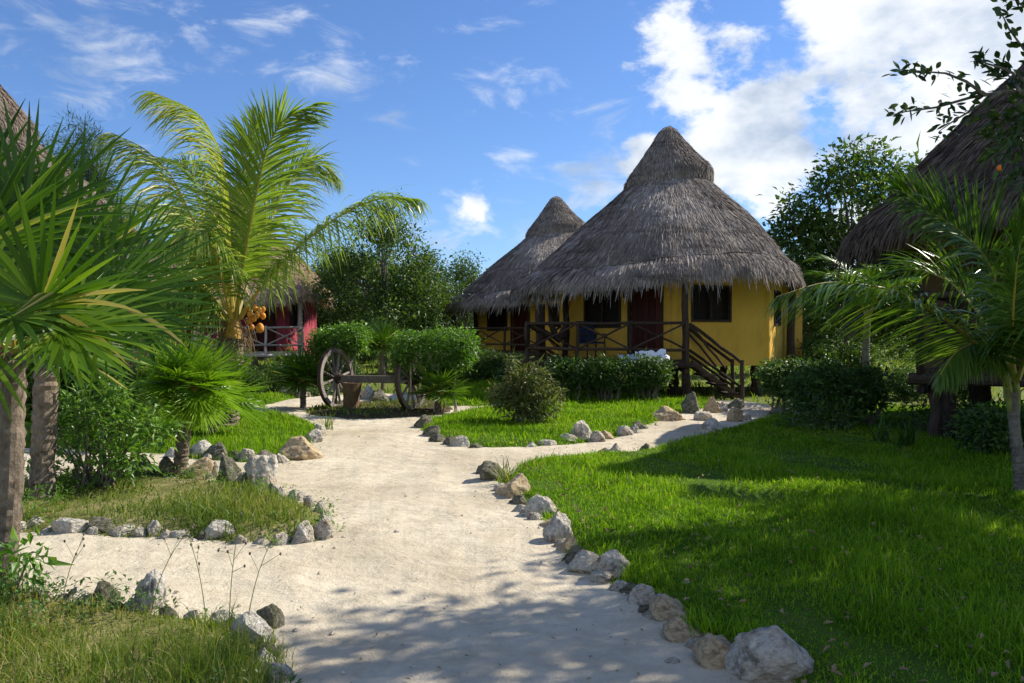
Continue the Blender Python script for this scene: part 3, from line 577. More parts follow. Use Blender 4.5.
def px_t(i, px, org):                              # where along a wall face a pixel column falls
    a, b = CORN[i]+org, CORN[(i+1) % 7]+org; k = (px-CX)/F
    return (k*a[1]-a[0])/((b[0]-a[0])-k*(b[1]-a[1]))
def panel(mb, i, t0, t1, z0, z1, dep, out, rnd=.5, m=0):
    w = np.linalg.norm(CORN[(i+1) % 7]-CORN[i]); mb.box(on_face(i, (t0+t1)/2, (z0+z1)/2, out), ((t1-t0)*w, dep, z1-z0), face_ax(i), rnd, m)
def hut(name, label, loc, rz, wall, thatch, wood, stairs=True, group=None, rail=True):
    root = thing(name, label, 'hut', loc, rz, group); org = np.array([4.68, 24.0])
    oA = [(px_t(0, 584, org), px_t(0, 621, org), 1.82, 2.98), (px_t(0, 630.5, org), px_t(0, 661, org), ZD, 2.98)]
    oB = [(px_t(1, 691, org), px_t(1, 731, org), 1.97, 2.93)]
    w = MB()
    for i in range(7):                             # each wall with real openings
        ops = oA if i == 0 else oB if i == 1 else [(.3, .7, 1.9, 2.9)] if i in (2, 4) else []
        cuts = sorted({0., 1.}|{x for o_ in ops for x in o_[:2]})
        for a, b in zip(cuts[:-1], cuts[1:]):
            op = [o_ for o_ in ops if o_[0] <= a+1e-6 and o_[1] >= b-1e-6]
            if op:
                if op[0][2] > ZD+.05: panel(w, i, a, b, ZW, op[0][2], .16, -.08)
                panel(w, i, a, b, op[0][3], ZT+.3, .16, -.08)
            else: panel(w, i, a, b, ZW, ZT+.3, .16, -.08)
    for c in CORN: w.tube([(*c*.975, ZW+.004), (*c*.975, ZT+.29)], .115, n=14)          # rounded corners
    w.add(np.array([(*c*.98, ZW+.03) for c in CORN]), tris=[(0, j, j+1) for j in range(1, 6)])
    w.build('wall', MATS[wall], root)
    def window(i, o_):
        t0, t1, z0, z1 = o_; f = MB(); L_ = np.linalg.norm(CORN[(i+1) % 7]-CORN[i]); e = .06/L_
        panel(f, i, t0, t0+e, z0, z1, .10, -.02); panel(f, i, t1-e, t1, z0, z1, .10, -.02); panel(f, i, t0+e, t1-e, z0, z0+.06, .098, -.02); panel(f, i, t0+e, t1-e, z1-.06, z1, .098, -.02)
        tm_ = (t0+t1)/2; panel(f, i, tm_-e*.4, tm_+e*.4, z0+.06, z1-.06, .08, -.03)
        fo = f.build('window', MATS['dark_wood'], root)
        g = MB(); panel(g, i, t0+e, t1-e, z0+.06, z1-.06, .012, -.075); g.build('screen', MATS['window_screen'], fo)
    window(0, oA[0]); window(1, oB[0]); window(2, (.3, .7, 1.9, 2.9)); window(4, (.3, .7, 1.9, 2.9))
    d = MB(); t0, t1, z0, z1 = oA[1]; panel(d, 0, t0, t1, z0, z1, .05, -.07)
    for kx in range(5): panel(d, 0, t0+(t1-t0)*(kx+.08)/5, t0+(t1-t0)*(kx+.92)/5, z0+.04, z1-.04, .02, -.036, rnd=R.uniform())
    do = d.build('door', MATS['door_wood'], root); h = MB(); h.tube([on_face(0, t1-.03, 2.0, -.02), on_face(0, t1-.03, 2.0, .05)], .025, n=8); h.build('handle', MATS['rusty_iron'], do)
    f_ = MB(); e_ = .07/np.linalg.norm(CORN[1]-CORN[0]); panel(f_, 0, t0-e_, t0, z0, z1+.07, .10, .0); panel(f_, 0, t1, t1+e_, z0, z1+.07, .10, .0); panel(f_, 0, t0, t1, z1, z1+.07, .098, .0); f_.build('door_frame', MATS['dark_wood'], do)
    l = MB(); c = on_face(0, px_t(0, 567, org), 2.72, .09); l.box(c, (.13, .13, .2), face_ax(0)); l.box(c+V3(0,0,.13), (.2, .2, .05), face_ax(0)); l.box(on_face(0, px_t(0, 567, org), 2.8, .02), (.05, .12, .05), face_ax(0)); l.build('wall_lamp', MATS['rusty_iron'], root)
    s = MB(); panel(s, 0, px_t(0, 623.2, org), px_t(0, 628, org), 2.62, 2.84, .02, .012); s.build('door_plaque', MATS['dark_wood'], root)
    an = MB(); an.box((3.75, 1.1, 2.1), (.85, 1.4, 2.6)); an.build('annex', MATS[wall], root)
    an = MB(); an.box((3.42, .30, 2.0), (.28, .16, 2.5)); an.build('annex_door', MATS['door_wood'], root)
    shared('roof', thatch, root); shared('eave_skirt', thatch, root); shared('roof_cap', thatch, root)
    # porch: deck on stilts, railing of crooked poles, tall posts
    DL, DR = np.array([-4.28, -2.7]), np.array([-.35, -4.2]); WL, WR = np.array([-3.15, -1.1]), np.array([-.3, -3.15])
    k = MB(); mid = [DL, DR, WR, WL]
    k.add([(*p, ZD) for p in mid]+[(*p, ZD-.06) for p in mid], quads=[(0,1,2,3),(7,6,5,4),(0,4,5,1),(1,5,6,2),(2,6,7,3),(3,7,4,0)])
    k.build('deck', MATS[wood], root)
    k = MB(); ax_ = nrm(DR-DL); k.pole((*(DL-ax_*.15), ZD-.13), (*(DR+ax_*.1), ZD-.13), .075, j=.1); k.pole((*(WL+[0, -.3]), ZD-.13), (*(WR+[0, -.3]), ZD-.13), .07, j=.1)
    for a in np.linspace(0, 1, 4): k.pole((*(DL+(DR-DL)*a), ZD-.26), (*(WL+(WR-WL)*a), ZD-.26), .06, j=.1)
    k.build('deck_beam', MATS[wood], root)
    for pt in (DL+[.3,.25], DL*.5+DR*.5+[.1,.3], DR+[0,.12]):
        q = MB(); q.pole((*pt, -.1), (*pt, ZD-.06), .10, n=10); q.build('stilt', MATS[wood], root)
    for c in CORN:
        q = MB(); q.pole((*c*.88, -.1), (*c*.88, ZW+.02), .13, n=10); q.build('stilt', MATS[wood], root)
    for pt, top in (((-3.88,-2.72), 2.45), ((-.35,-4.05), 3.25), ((3.62,-.28), 3.45), ((-3.2,-1.75), 3.3), ((2.1,-3.1), 3.2)):
        if pt == (2.1,-3.1): continue
        q = MB(); q.pole((*pt, -.1), (*pt, top), .095 if pt[0] < 3 else .12, n=10, taper=.85); q.build('roof_post', MATS[wood], root)
    if rail:
        def rails(a, b, n_, posts=True):
            a, b = np.asarray(a), np.asarray(b); r_ = MB(); r_.pole((*a, 1.93), (*b, 1.93), .042, j=.3, seg=7); r_.pole((*a, 1.27), (*b, 1.25), .042, j=.3, seg=7)
            ro = r_.build('railing', MATS[wood], root)
            for j in range(n_+1):
                p = a+(b-a)*j/n_; q = MB(); q.pole((*p, ZD-.1), (*p, 1.99), .05, n=8); q.build('railing_post', MATS[wood], ro)
            for j in range(n_):
                p0, p1 = a+(b-a)*(j+.04)/n_, a+(b-a)*(j+.96)/n_; nn = nrm(np.array([(b-a)[1], -(b-a)[0]]))*.03
                for z0, z1, sg in ((1.28, 1.9, 1), (1.9, 1.28, -1)):
                    q = MB(); q.pole((*(p0+nn*sg), z0), (*(p1+nn*sg), z1), .03, n=6); q.build('cross_brace', MATS[wood], ro)
        rails(DL, DR, 3); rails(WL+[-.1,-.1], DL, 1)
    if stairs:
        A0, A1 = V3(-.28,-4.17,0), V3(1.08,-3.98,0); st = MB()
        for off in (0, .85):
            st.pole(A0+V3(.05, off, ZD-.05), A1+V3(-.05, off, .05), .065, j=.1)
        so_ = st.build('stairs', MATS[wood], root)
        for kk in range(4):
            u = (kk+.5)/4.2; c = A0+(A1-A0)*u+V3(0, .42, ZD*(1-u)-.02); q = MB(); q.box(c, (.32, .95, .05), rnd=R.uniform()); q.build('tread', MATS[wood], so_)
        for off in (0, .88):
            r_ = MB(); o_ = V3(0, off, 0); r_.pole(A0+o_+V3(0,0,1.9), A1+o_+V3(0,0,.92), .045, seg=6); r_.pole(A0+o_+V3(.02,0,1.85), A0+(A1-A0)*.68+o_+V3(0,0,.80), .032); r_.pole(A0+o_+V3(0,0,1.25), A1+o_+V3(0,0,.30), .038)
            ro = r_.build('stair_railing', MATS[wood], root); q = MB(); q.pole(A1+o_+V3(0,0,-.1), A1+o_+V3(0,0,1.0), .055); q.build('railing_post', MATS[wood], ro)
    return root
HG = None
main = hut('thatched_hut', 'large yellow round hut with grey thatch, porch and steps, in the middle', (4.68, 24, 0), 0, 'yellow_plaster', 'thatch_grey', 'dark_wood', group='yellow thatched huts')
h2 = copy_tree(main); h2.location = (1.98, 36, 0); h2.rotation_euler.z = math.radians(-8); h2.scale = (1.05, 1.05, 1.0); h2['label'] = 'smaller looking yellow hut with grey thatch half hidden behind the big yellow hut'
hut('thatched_hut', 'pink walled hut with tan thatch and pale pole railing behind the coconut palm', (-11.75, 34, 0), math.radians(58), 'pink_plaster', 'thatch_tan', 'pale_wood', stairs=False).scale = (1.05, 1.05, 1)
h4 = hut('thatched_hut', 'dark shaded thatched hut on stilts at the right edge behind the palm', (10.55, 13.4, 0), math.radians(-10), 'shade_dark_plaster', 'thatch_brown', 'dark_wood', stairs=False); h4.scale = (1, 1, 1.13)
hut('thatched_hut', 'faded brown thatched hut at the left edge, hidden behind the tall fan palms', (-12.15, 18, 0), math.radians(120), 'pink_plaster', 'thatch_faded', 'dark_wood', stairs=False)

# ------------------------------------------------------------------ things on and by the porch
def Lw(x, y, z): return V3(x+4.68, y+24, z)
ch = thing('porch_chair', 'blue canvas chair standing on the porch of the big yellow hut', 'chair', Lw(-2.55,-2.6,ZD), math.radians(25))
m = MB(); m.box((0,.0,.42), (.52,.50,.05)); m.build('seat', MATS['blue_canvas'], ch)
m = MB(); m.box((0,.29,.72), (.52,.045,.58), [[1,0,0],[0,.95,-.3],[0,.3,.95]]); m.build('backrest', MATS['blue_canvas'], ch)
for sx in (-.27, .27):
    for sy in (-.24, .24):
        m = MB(); m.pole((sx, sy, 0), (sx, sy*.9, .64), .02, j=0); m.build('leg', MATS['dark_wood'], ch)
    m = MB(); m.box((sx, 0, .65), (.06, .58, .03)); m.build('armrest', MATS['dark_wood'], ch)
hm = thing('hammock', 'dark hammock hanging in a loop on the porch of the big yellow hut', 'hammock', Lw(-3.35,-2.35,2.7))
def sag(a, b, low, n=9):
    u = np.linspace(0, 1, n)[:, None]; c = a*(1-u)+b*u; c[:, 2] -= low*4*(u*(1-u))[:, 0]; return c
a, b = V3(-.42,-.2,0), V3(.28,.25,0)
m = MB(); m.tube(sag(a, b, 1.15)[1:-1], [.03,.07,.11,.13,.11,.07,.03], n=8, wob=.25); m.build('cloth', MATS['hammock_cord'], hm)
m = MB(); c = sag(a, b, 1.15); m.tube(c[:2], .012, n=5); m.tube(c[-2:], .012, n=5); m.build('cord', MATS['hammock_cord'], hm)
def cloth(label, mat, px0, px1, Y, z, dep, seed, amp):
    nx, ny = 26, 14; x = np.linspace((px0-CX)*Y/F, (px1-CX)*Y/F, nx); y = np.linspace(Y-dep/2, Y+dep/2, ny); X, Yg = np.meshgrid(x, y, indexing='ij')
    p = np.stack([X, Yg], -1); Z = z+amp*np.abs(wave(p, 9, seed))+.03*wave(p, 22, seed+1); f = np.clip((Yg-(Y-dep/2))/(.3*dep), 0, 1); Z -= .16*(1-f)**2
    V = np.stack([X+.02*wave(p, 14, seed+2), Yg, Z], -1).reshape(-1, 3); i, j = np.meshgrid(np.arange(nx-1), np.arange(ny-1), indexing='ij'); a = (i*ny+j).ravel(); q = np.stack([a, a+ny, a+ny+1, a+1], 1)
    k = len(V); m = MB(); m.add(np.concatenate([V, V-[0,0,.012]]), quads=np.concatenate([q, q[:, ::-1]+k])); tag(m.build('cloth', MATS[mat], smooth=True), label, 'cloth', 'cloths drying on the hedge')
cloth('pale blue cloth drying on the hedge left of the white one', 'blue_cloth', 618, 640, 19.25, 1.10, .5, 3, .05)
cloth('white crumpled cloth drying on the hedge before the porch', 'white_cloth', 636, 668, 19.2, 1.12, .5, 7, .16)

# ------------------------------------------------------------------ old cart axle with two wheels
ct = thing('cart_axle', 'old wooden cart axle with two spoked wheels by the path', 'cart', (0,0,0)); th = math.radians(-20); ax = V3(math.cos(th), math.sin(th), 0)
cl = P(336, 372, 17.35); cl[2] = .68; cr_ = cl+ax*1.82; ct.location = [float(x) for x in ((cl+cr_)/2*[1,1,0])]; co_ = np.array(ct.location)
hv = V3(-ax[1], ax[0], 0)
m = MB(); m.box((cl+cr_)/2+V3(0,0,-.0), (1.95, .14, .15), [ax, hv, [0,0,1]], rnd=.3); m.build('axle_beam', MATS['grey_wood'], ct, co_)
for c, rot in ((cl, 0.2), (cr_, .05)):
    a2 = nrm(ax+V3(0,0,.06)); u_ = nrm(np.cross(a2, hv)); wl = MB(); n = 40; an = np.linspace(0, 2*math.pi, n, endpoint=False); R1, R0, hw = .655, .565, .042
    ring = np.concatenate([np.outer(np.cos(an), hv)*r_+np.outer(np.sin(an), u_)*r_+a2*s_ for r_, s_ in ((R1,-hw),(R1,hw),(R0,hw),(R0,-hw))])+c
    wl.add(ring, quads=[(g*n+j, g*n+(j+1) % n, ((g+1) % 4)*n+(j+1) % n, ((g+1) % 4)*n+j) for g in range(4) for j in range(n)], rnd=np.tile(np.repeat(R.uniform(0,1,8), 5), 4))
    wo_ = wl.build('wheel', MATS['grey_wood'], ct, co_)
    h = MB(); h.tube([c-a2*.17, c-a2*.1, c, c+a2*.1, c+a2*.17], [.075,.10,.125,.10,.075], n=14); h.build('hub', MATS['dark_wood'], wo_, co_)
    for k in range(12):
        an_ = rot+k*math.pi/6; d = hv*math.cos(an_)+u_*math.sin(an_); s_ = MB(); s_.pole(c+d*.09, c+d*.60, .03, n=6, j=.05); s_.build('spoke', MATS['grey_wood'], wo_, co_)
    ty = MB(); ring = np.concatenate([np.outer(np.cos(an), hv)*r_+np.outer(np.sin(an), u_)*r_+a2*s_ for r_, s_ in ((R1+.012,-hw*.9),(R1+.012,hw*.9),(R1+.001,hw*.9),(R1+.001,-hw*.9))])+c
    ty.add(ring, quads=[(g*n+j, g*n+(j+1) % n, ((g+1) % 4)*n+(j+1) % n, ((g+1) % 4)*n+j) for g in range(4) for j in range(n)]); ty.build('tyre', MATS['rusty_iron'], wo_, co_)
s0 = P(351, 411, 16.95)*[1,1,0]; m = MB(); m.tube([s0+V3(0,0,-.1), s0+V3(.01,0,.05), s0+V3(0,0,.3), s0+V3(.01,.01,.605)], [.22,.19,.175,.21], n=16, wob=.08)
tag(m.build('tree_stump', MATS['stump_wood'], off=s0), 'upright brown log stump carrying the cart axle', 'stump').location = [float(x) for x in s0]
# ------------------------------------------------------------------ palms
def bez(p0, p1, p2, u): u = u[:, None]; return (1-u)**2*p0+2*u*(1-u)*p1+u*u*p2
def frond(mb, pts, n, L, w, side=None, droop=.5, r0=.03, start=.16, rndc=.5, vee=.35, m_leaf=0, m_rib=1, miss=.04):
    # pts: rachis control points (3 or more); leaflets hang on both sides
    pts = np.asarray(pts, float)
    if len(pts) == 3: c = bez(*pts, np.linspace(0, 1, 40))
    else:
        k = np.linspace(0, 1, len(pts)); u = np.linspace(0, 1, 40); c = np.stack([np.interp(u, k, pts[:, i]) for i in range(3)], 1)
        for _ in range(6): c[1:-1] = (c[:-2]+2*c[1:-1]+c[2:])/4
    s = np.concatenate([[0], np.cumsum(np.linalg.norm(np.diff(c, axis=0), axis=1))]); s /= s[-1]
    mb.tube(c, np.interp(s, [0, .12, 1], [r0*1.3, r0*.8, .004]), n=6, rnd=R.uniform(.2, .9), m=m_rib, cap=False)
    t_ = np.tile(np.linspace(start, .995, n), 2); t_ = np.clip(t_+R.normal(0, .25/n, 2*n), 0, 1); sg = np.repeat([1., -1.], n); keep = R.uniform(size=2*n) > miss; t_, sg = t_[keep], sg[keep]; N = len(t_)
    base = np.stack([np.interp(t_, s, c[:, i]) for i in range(3)], 1); T = np.gradient(c, axis=0); T = nrm(np.stack([np.interp(t_, s, T[:, i]) for i in range(3)], 1))
    if side is None: S = np.cross(T, [0, 0, 1.])
    else: S = np.asarray(side, float)-T*(T@np.asarray(side, float))[:, None]
    S = nrm(S); U = np.cross(S, T); fwd = np.radians(np.interp(t_, [0, .3, 1], [20, 38, 72])+R.normal(0, 5, N)); 
    D = nrm(S*sg[:, None]*np.cos(fwd)[:, None]+T*np.sin(fwd)[:, None]+U*(vee+R.normal(0, .10, N))[:, None])
    ln = L*np.interp(t_, [0, .15, .45, .8, 1], [.45, .8, 1, .75, .32])*np.exp(R.normal(0, .08, N)); k = 5; u = np.linspace(0, 1, k); rows = [base]; p = base; d = D.copy(); dr = droop*np.exp(R.normal(0, .35, N))
    for j in range(1, k):
        d = nrm(d+np.outer(dr, [0, 0, -1.])*(.55 if j > 1 else .25)); p = p+d*(ln/(k-1))[:, None]; rows.append(p)
    rows = np.stack(rows, 1); wd = nrm(np.cross(D, U)+.25*R.normal(size=(N, 3)))
    mb.strips(rows, w*np.array([.55, 1, .95, .65, .05])[None]*np.ones((N, 1)), wd, np.clip(rndc+R.normal(0, .16, N), 0, 1), fold=.35, m=m_leaf)
def fan(mb, hub, axis, normal, rad, nseg=38, wid=.022, droop=.25, spread=150, cup=.25, rndc=.5, joined=.3, dry=.02):
    a = nrm(axis); n_ = nrm(np.asarray(normal, float)-a*np.dot(a, normal)); b = np.cross(n_, a)
    ph = np.radians(np.linspace(-spread, spread, nseg)+R.normal(0, 1.5, nseg)); D = np.outer(np.cos(ph), a)+np.outer(np.sin(ph), b)+n_*(cup*(.4+.6*np.abs(np.sin(ph)))[:, None]); D = nrm(D+R.normal(0, .03, D.shape))
    ln = rad*(.80+.20*np.cos(ph*.8))*np.exp(R.normal(0, .07, nseg)); k = 6; us = np.array([0, .2, .4, .62, .82, 1.0]); rows = [np.repeat(hub[None], nseg, 0)]; p = rows[0]; d = D.copy(); dr = droop*np.exp(R.normal(0, .5, nseg))
    for j in range(1, k):
        if j > 2: d = nrm(d+np.outer(dr*(.35 if j < 5 else .55), [0, 0, -1.]))
        p = p+d*(ln*(us[j]-us[j-1]))[:, None]; rows.append(p)
    rows = np.stack(rows, 1); T = np.cross(D, n_); ww = np.stack([np.full(nseg, .003), wid*us[1]/joined*np.ones(nseg)*.9, np.full(nseg, wid), np.full(nseg, wid*.82), np.full(nseg, wid*.5), np.full(nseg, .001)], 1)
    rn = np.clip(rndc+R.normal(0, .19, nseg), 0, .95); rn[R.uniform(size=nseg) < dry] = 1.
    mb.strips(rows, ww, nrm(T), rn, fold=.8)
PALMM = lambda leaf: [MATS[leaf], MATS['frond_rib']]
def trunk(mb, pts, rads, n=14, ring=.05):
    pts = np.asarray(pts, float); u = np.linspace(0, 1, len(pts)); uu = np.linspace(0, 1, 60); c = np.stack([np.interp(uu, u, pts[:, i]) for i in range(3)], 1)
    for _ in range(10): c[1:-1] = (c[:-2]+2*c[1:-1]+c[2:])/4
    r = np.interp(uu, u, rads)*(1+1.6*ring*np.abs(np.sin(uu*45+1.5*np.sin(uu*9)))+.05*R.normal(size=60)); mb.tube(c, r, n=n, wob=.09)
# the coconut palm beside the path
Y0 = 13.5; b0 = P(224, 430, 13.6); b0[2] = 0; cr0 = P(234, 326, Y0)
cp = thing('coconut_palm', 'coconut palm with yellow fronds and orange coconuts beside the left lawn', 'palm', b0)
m = MB(); trunk(m, [b0+V3(0,0,-.1), b0+V3(.02,0,.25), P(229,390,13.55), P(231,362,13.5), P(233,338,13.5)], [.25,.21,.185,.18,.19]); m.build('trunk', MATS['palm_bark'], cp, b0)
m = MB(); m.tube([P(232,362,13.5), P(232,350,13.5), P(233,335,13.5), P(234,312,13.5)], [.165,.185,.15,.07], n=14, wob=.06); m.build('leaf_sheath', MATS['sheath'], cp, b0)
m = MB()
for k in range(85):
    a = R.uniform(0, 6.28); c = P(234+R.uniform(-8, 8), 332+R.uniform(-14, 14), 13.5)+.16*V3(math.cos(a), math.sin(a), 0); d = V3(math.cos(a)*.12, math.sin(a)*.12, R.uniform(-.45, .1)); m.tube([c, c+d*.6, c+d+V3(0,0,-.12)], [.012,.009,.003], n=4, rnd=R.uniform())
m.build('fibre', MATS['dry_leaf'], cp, b0)
def coconut(c, s, mat='coconut_husk'):
    v = IV0*[.78, .78, 1.0]*s; v[:, 2] -= .12*s*(v[:, 0]**2+v[:, 1]**2)/(s*s); m = MB(); m.add(v+c, tris=IF0); m.build('coconut', MATS[mat], cp, b0, smooth=True)
IV0, IF0 = ico(2)
for px, py, dy, s in ((260,328,-.26,.085),(254,319,-.30,.05),(250,314,-.25,.06),(259,311,-.28,.065),(248,308,-.22,.055),(255,308,-.27,.06),(263,316,-.2,.06),(250,321,-.24,.06),(263,309,-.2,.055),(257,315,-.33,.06),(252,327,-.2,.05)): coconut(P(px, py, Y0+dy), s)
FR = [  # each frond: rachis as (px, py, distance) points, leaflet length, side vector, droop, tone
 ([(236,318,13.45),(243,262,13.1),(255,200,12.8),(266,150,12.7),(283,120,12.6),(316,104,12.5)], 1.0, (1,.25,.25), .16, .45),
 ([(233,318,13.6),(230,250,13.8),(228,190,13.9),(221,150,13.7),(200,112,13.5),(152,92,13.3)], 1.15, (.5,-.85,0), .42, .78),
 ([(229,320,13.6),(212,265,13.6),(190,212,13.3),(170,172,13.1),(145,148,12.9),(112,133,12.7)], 1.15, (.3,-1,.1), .5, .72),
 ([(240,318,13.5),(262,285,13.3),(300,245,13.1),(340,215,13.0),(378,198,13.0),(416,200,12.9)], 1.0, (.2,-1,.0), .75, .55),
 ([(237,316,13.8),(262,240,14.6),(285,190,15.2),(305,165,15.6),(325,165,15.9),(340,180,16.1)], .9, (.6,.7,0), .4, .66),
 ([(231,318,13.8),(200,250,14.4),(172,215,14.9),(145,205,15.4),(125,215,15.7),(108,240,15.9)], 1.1, (.5,.8,0), .45, .4),
 ([(230,322,13.4),(205,285,12.9),(180,272,12.5),(155,285,12.1),(140,310,11.9)], .8, (.5,-.8,.1), .5, .45),
 ([(231,318,13.3),(218,258,12.6),(205,232,12.2),(188,228,11.8),(165,250,11.5)], .75, (1,.2,.1), .5, .5),
 ([(235,316,13.7),(240,240,14.2),(244,180,14.5),(248,140,14.7),(258,118,14.9)], .8, (1,.1,.0), .3, .35),
 ([(228,326,13.6),(200,300,14.0),(178,305,14.4),(165,330,14.6),(160,352,14.7)], .9, (.3,1,0), .6, .85),
 ([(230,320,13.5),(208,292,13.2),(186,288,13.0),(168,300,12.9),(155,325,12.8)], .85, (.4,-1,0), .5, .35),
 ([(233,318,13.8),(222,240,14.5),(205,190,15.1),(185,165,15.5),(160,160,15.8)], .95, (1,.3,0), .4, .3)]
for pts, L, side, dr, tone in FR:
    m = MB(); frond(m, [P(*q) for q in pts], 140, L*1.15, .0150, side, dr*1.5, .035, rndc=tone); m.build('frond', PALMM('coconut_leaf'), cp, b0)
m = MB(); frond(m, [P(228,328,13.5), P(205,310,13.3), P(190,330,13.2), P(186,362,13.1)], 60, .55, .012, None, .9, .03, rndc=.4); m.build('dead_frond', [MATS['dry_leaf'], MATS['dry_leaf']], cp, b0)
# young coconut palm, right edge
b1 = P(1022, 500, 7.7); b1[2] = 0; cp = thing('coconut_palm', 'young green coconut palm at the right edge before the dark hut', 'palm', b1)
m = MB(); trunk(m, [b1+V3(0,0,-.1), b1+V3(0,0,.25), P(1016,440,7.7), P(1012,392,7.65)], [.085,.06,.05,.045]); m.build('trunk', MATS['tree_bark'], cp, b1)
for px in (1008, 1016):
    m = MB(); m.tube([P(px+2, 412, 7.65), P(px+1, 392, 7.65), P(px-3, 362, 7.6)], [.022,.036,.018], n=8); m.build('leaf_sheath', MATS['green_sheath'], cp, b1)
for pts, L, side, dr, tone in [
 ([(1008,385,7.6),(978,345,7.4),(945,318,7.2),(895,289,7.0),(828,280,6.8),(776,297,6.6)], .62, (.35,-1,.45), .2, .72),
 ([(1012,380,7.7),(1005,325,7.6),(990,262,7.5),(962,232,7.5),(930,212,7.5),(898,190,7.5)], .66, (.7,.2,.4), .30, .4),
 ([(1014,380,7.5),(1012,320,7.2),(1016,260,7.0),(1026,215,6.9),(1045,180,6.8)], .7, (1,.25,-.1), .25, .6),
 ([(1008,382,7.6),(990,350,7.5),(975,342,7.4),(955,352,7.3),(940,375,7.2)], .42, (.3,-1,.1), .6, .75),
 ([(1012,382,7.8),(985,320,8.2),(950,280,8.6),(915,268,8.9),(880,280,9.1)], .6, (.4,.9,0), .42, .3),
 ([(1018,380,7.7),(1045,320,7.8),(1090,290,7.9),(1130,310,8.0)], .6, (.3,.9,0), .45, .5),
 ([(1016,382,7.5),(1035,330,7.0),(1060,310,6.6),(1090,330,6.3)], .6, (.5,-.9,0), .45, .5)]:
    m = MB(); frond(m, [P(*q) for q in pts], 118, L*1.15, .0125, side, dr*1.15, .020, rndc=tone); m.build('frond', PALMM('green_coconut_leaf'), cp, b1)
# small coconut palm far right
b2 = P(866, 398, 20); b2[2] = 0; cp = thing('coconut_palm', 'small yellowish coconut palm behind the clipped hedge at right', 'palm', b2)
m = MB(); trunk(m, [b2+V3(0,0,-.1), P(866,370,20), P(866,338,20)], [.12,.09,.08]); m.build('trunk', MATS['tree_bark'], cp, b2)
m = MB(); m.tube([P(866,345,20), P(867,325,20), P(868,300,20)], [.085,.08,.04], n=10); m.build('leaf_sheath', MATS['green_sheath'], cp, b2)
for k in range(9):
    a = k*.698+.2; d = V3(math.cos(a), math.sin(a), 0); c = P(867, 320, 20); h = R.uniform(.9, 2.0); r_ = R.uniform(1.0, 1.7)
    m = MB(); frond(m, [c, c+d*r_*.35+V3(0,0,h), c+d*r_*1.3+V3(0,0,h*.85)], 50, .55, .018, None, .4, .03, rndc=.5); m.build('frond', PALMM('green_coconut_leaf'), cp, b2)

def fan_palm(label, base, crown, tr, leaves, mat, group=None, droop=.25, wid=.022, nseg=38, pet=.012, dry=.02, bend=None):
    root = thing('fan_palm', label, 'palm', base, 0, group)
    mid = (base+crown)/2 if bend is None else bend
    m = MB(); trunk(m, [base+V3(0,0,-.1), base+V3(0,0,.1), mid, crown+V3(0,0,-.05)], [tr*1.25, tr*1.05, tr, tr*.95]); m.build('trunk', MATS['palm_bark'], root, base)
    for hub, ax, nn, rad, tone in leaves:
        m = MB(); fan(m, hub, ax, nn, rad, nseg, wid, rndc=tone, dry=dry, droop=droop); lf = m.build('leaf', MATS[mat], root, base)
        m = MB(); md = (crown+hub)/2+V3(0,0,.12*np.linalg.norm(hub-crown)); m.tube(bez(crown, md, hub+nrm(ax)*.02, np.linspace(0, 1, 8)), np.linspace(pet*1.3, pet*.7, 8), n=6, rnd=R.uniform(0, .6)); m.build('petiole', MATS['frond_rib'], lf, base)
    return root
def round_leaves(c, n, pet, rad, lo=-.35, hi=1.0, tone=(.3,.75), seed=0, keep=None):
    out = []; r = np.random.default_rng(seed)
    for k in range(n):
        z = lo+(hi-lo)*(k+.5)/n; a = k*2.39996+r.uniform(-.3, .3); q = math.sqrt(max(0, 1-min(z, .98)**2)); d = V3(q*math.cos(a), q*math.sin(a), z)
        if keep is not None and not keep(d): continue
        p = pet*r.uniform(.8, 1.2); hub = c+d*p; up = nrm(V3(0,0,1)-d*z*.9+r.normal(0, .15, 3)); ax = nrm(d+V3(0,0,-.25)*(1-z)); out.append((hub, ax, up if z < .8 else nrm(V3(math.cos(a), math.sin(a), .2))*-1, rad*r.uniform(.85, 1.15), r.uniform(*tone)))
    return out
# the tall fan palm at the left edge: its crown fills the corner of the view
ba = P(2, 604, 4.85); ba[2] = 0; ca = P(14, 352, 4.9)
spec = [  # hub (px, py, distance), direction of the middle blade, facing, radius, tone
 ((98,300,5.2),(.95,.1,.28),(-.15,-.8,.6),.98,.42),((40,305,4.7),(.3,-.3,.9),(.1,-1,.2),.74,.55),((22,222,5.3),(.15,.2,1),(.25,-1,.1),.80,.35),
 ((72,262,5.5),(.6,.2,.75),(.1,-1,.25),.92,.5),((-25,250,5.0),(.1,.0,1),(.3,-1,.1),.85,.45),((60,330,4.6),(.75,-.2,-.35),(.3,-.5,.8),.62,.62),
 ((10,318,4.5),(.3,-.6,-.35),(.1,-.6,.8),.60,.6),((-40,330,4.6),(-.4,-.3,.2),(.1,-.9,.4),.8,.5),((60,300,5.9),(.7,.6,.35),(-.2,-.6,.8),.8,.3),
 ((-30,200,5.4),(.15,.1,1),(.4,-1,0),.74,.3),((30,340,5.4),(.5,.3,-.3),(.2,-.4,.9),.7,.3),((-70,260,5.2),(-.6,0,.7),(.1,-1,.3),.8,.4),((8,270,5.8),(.3,.5,.9),(.2,-1,.2),.8,.3)]
fan_palm('tall fan palm with huge green leaves and thin grey trunk at the left edge', ba, ca, .066, [(P(*h), V3(*a), V3(*n_), r_, t_) for h, a, n_, r_, t_ in spec], 'fan_leaf', wid=.0168, nseg=42, pet=.011, bend=P(10,480,4.85), droop=.08, dry=.04)
bb = P(41, 506, 7.55); bb[2] = 0; cb_ = P(48, 330, 7.6)
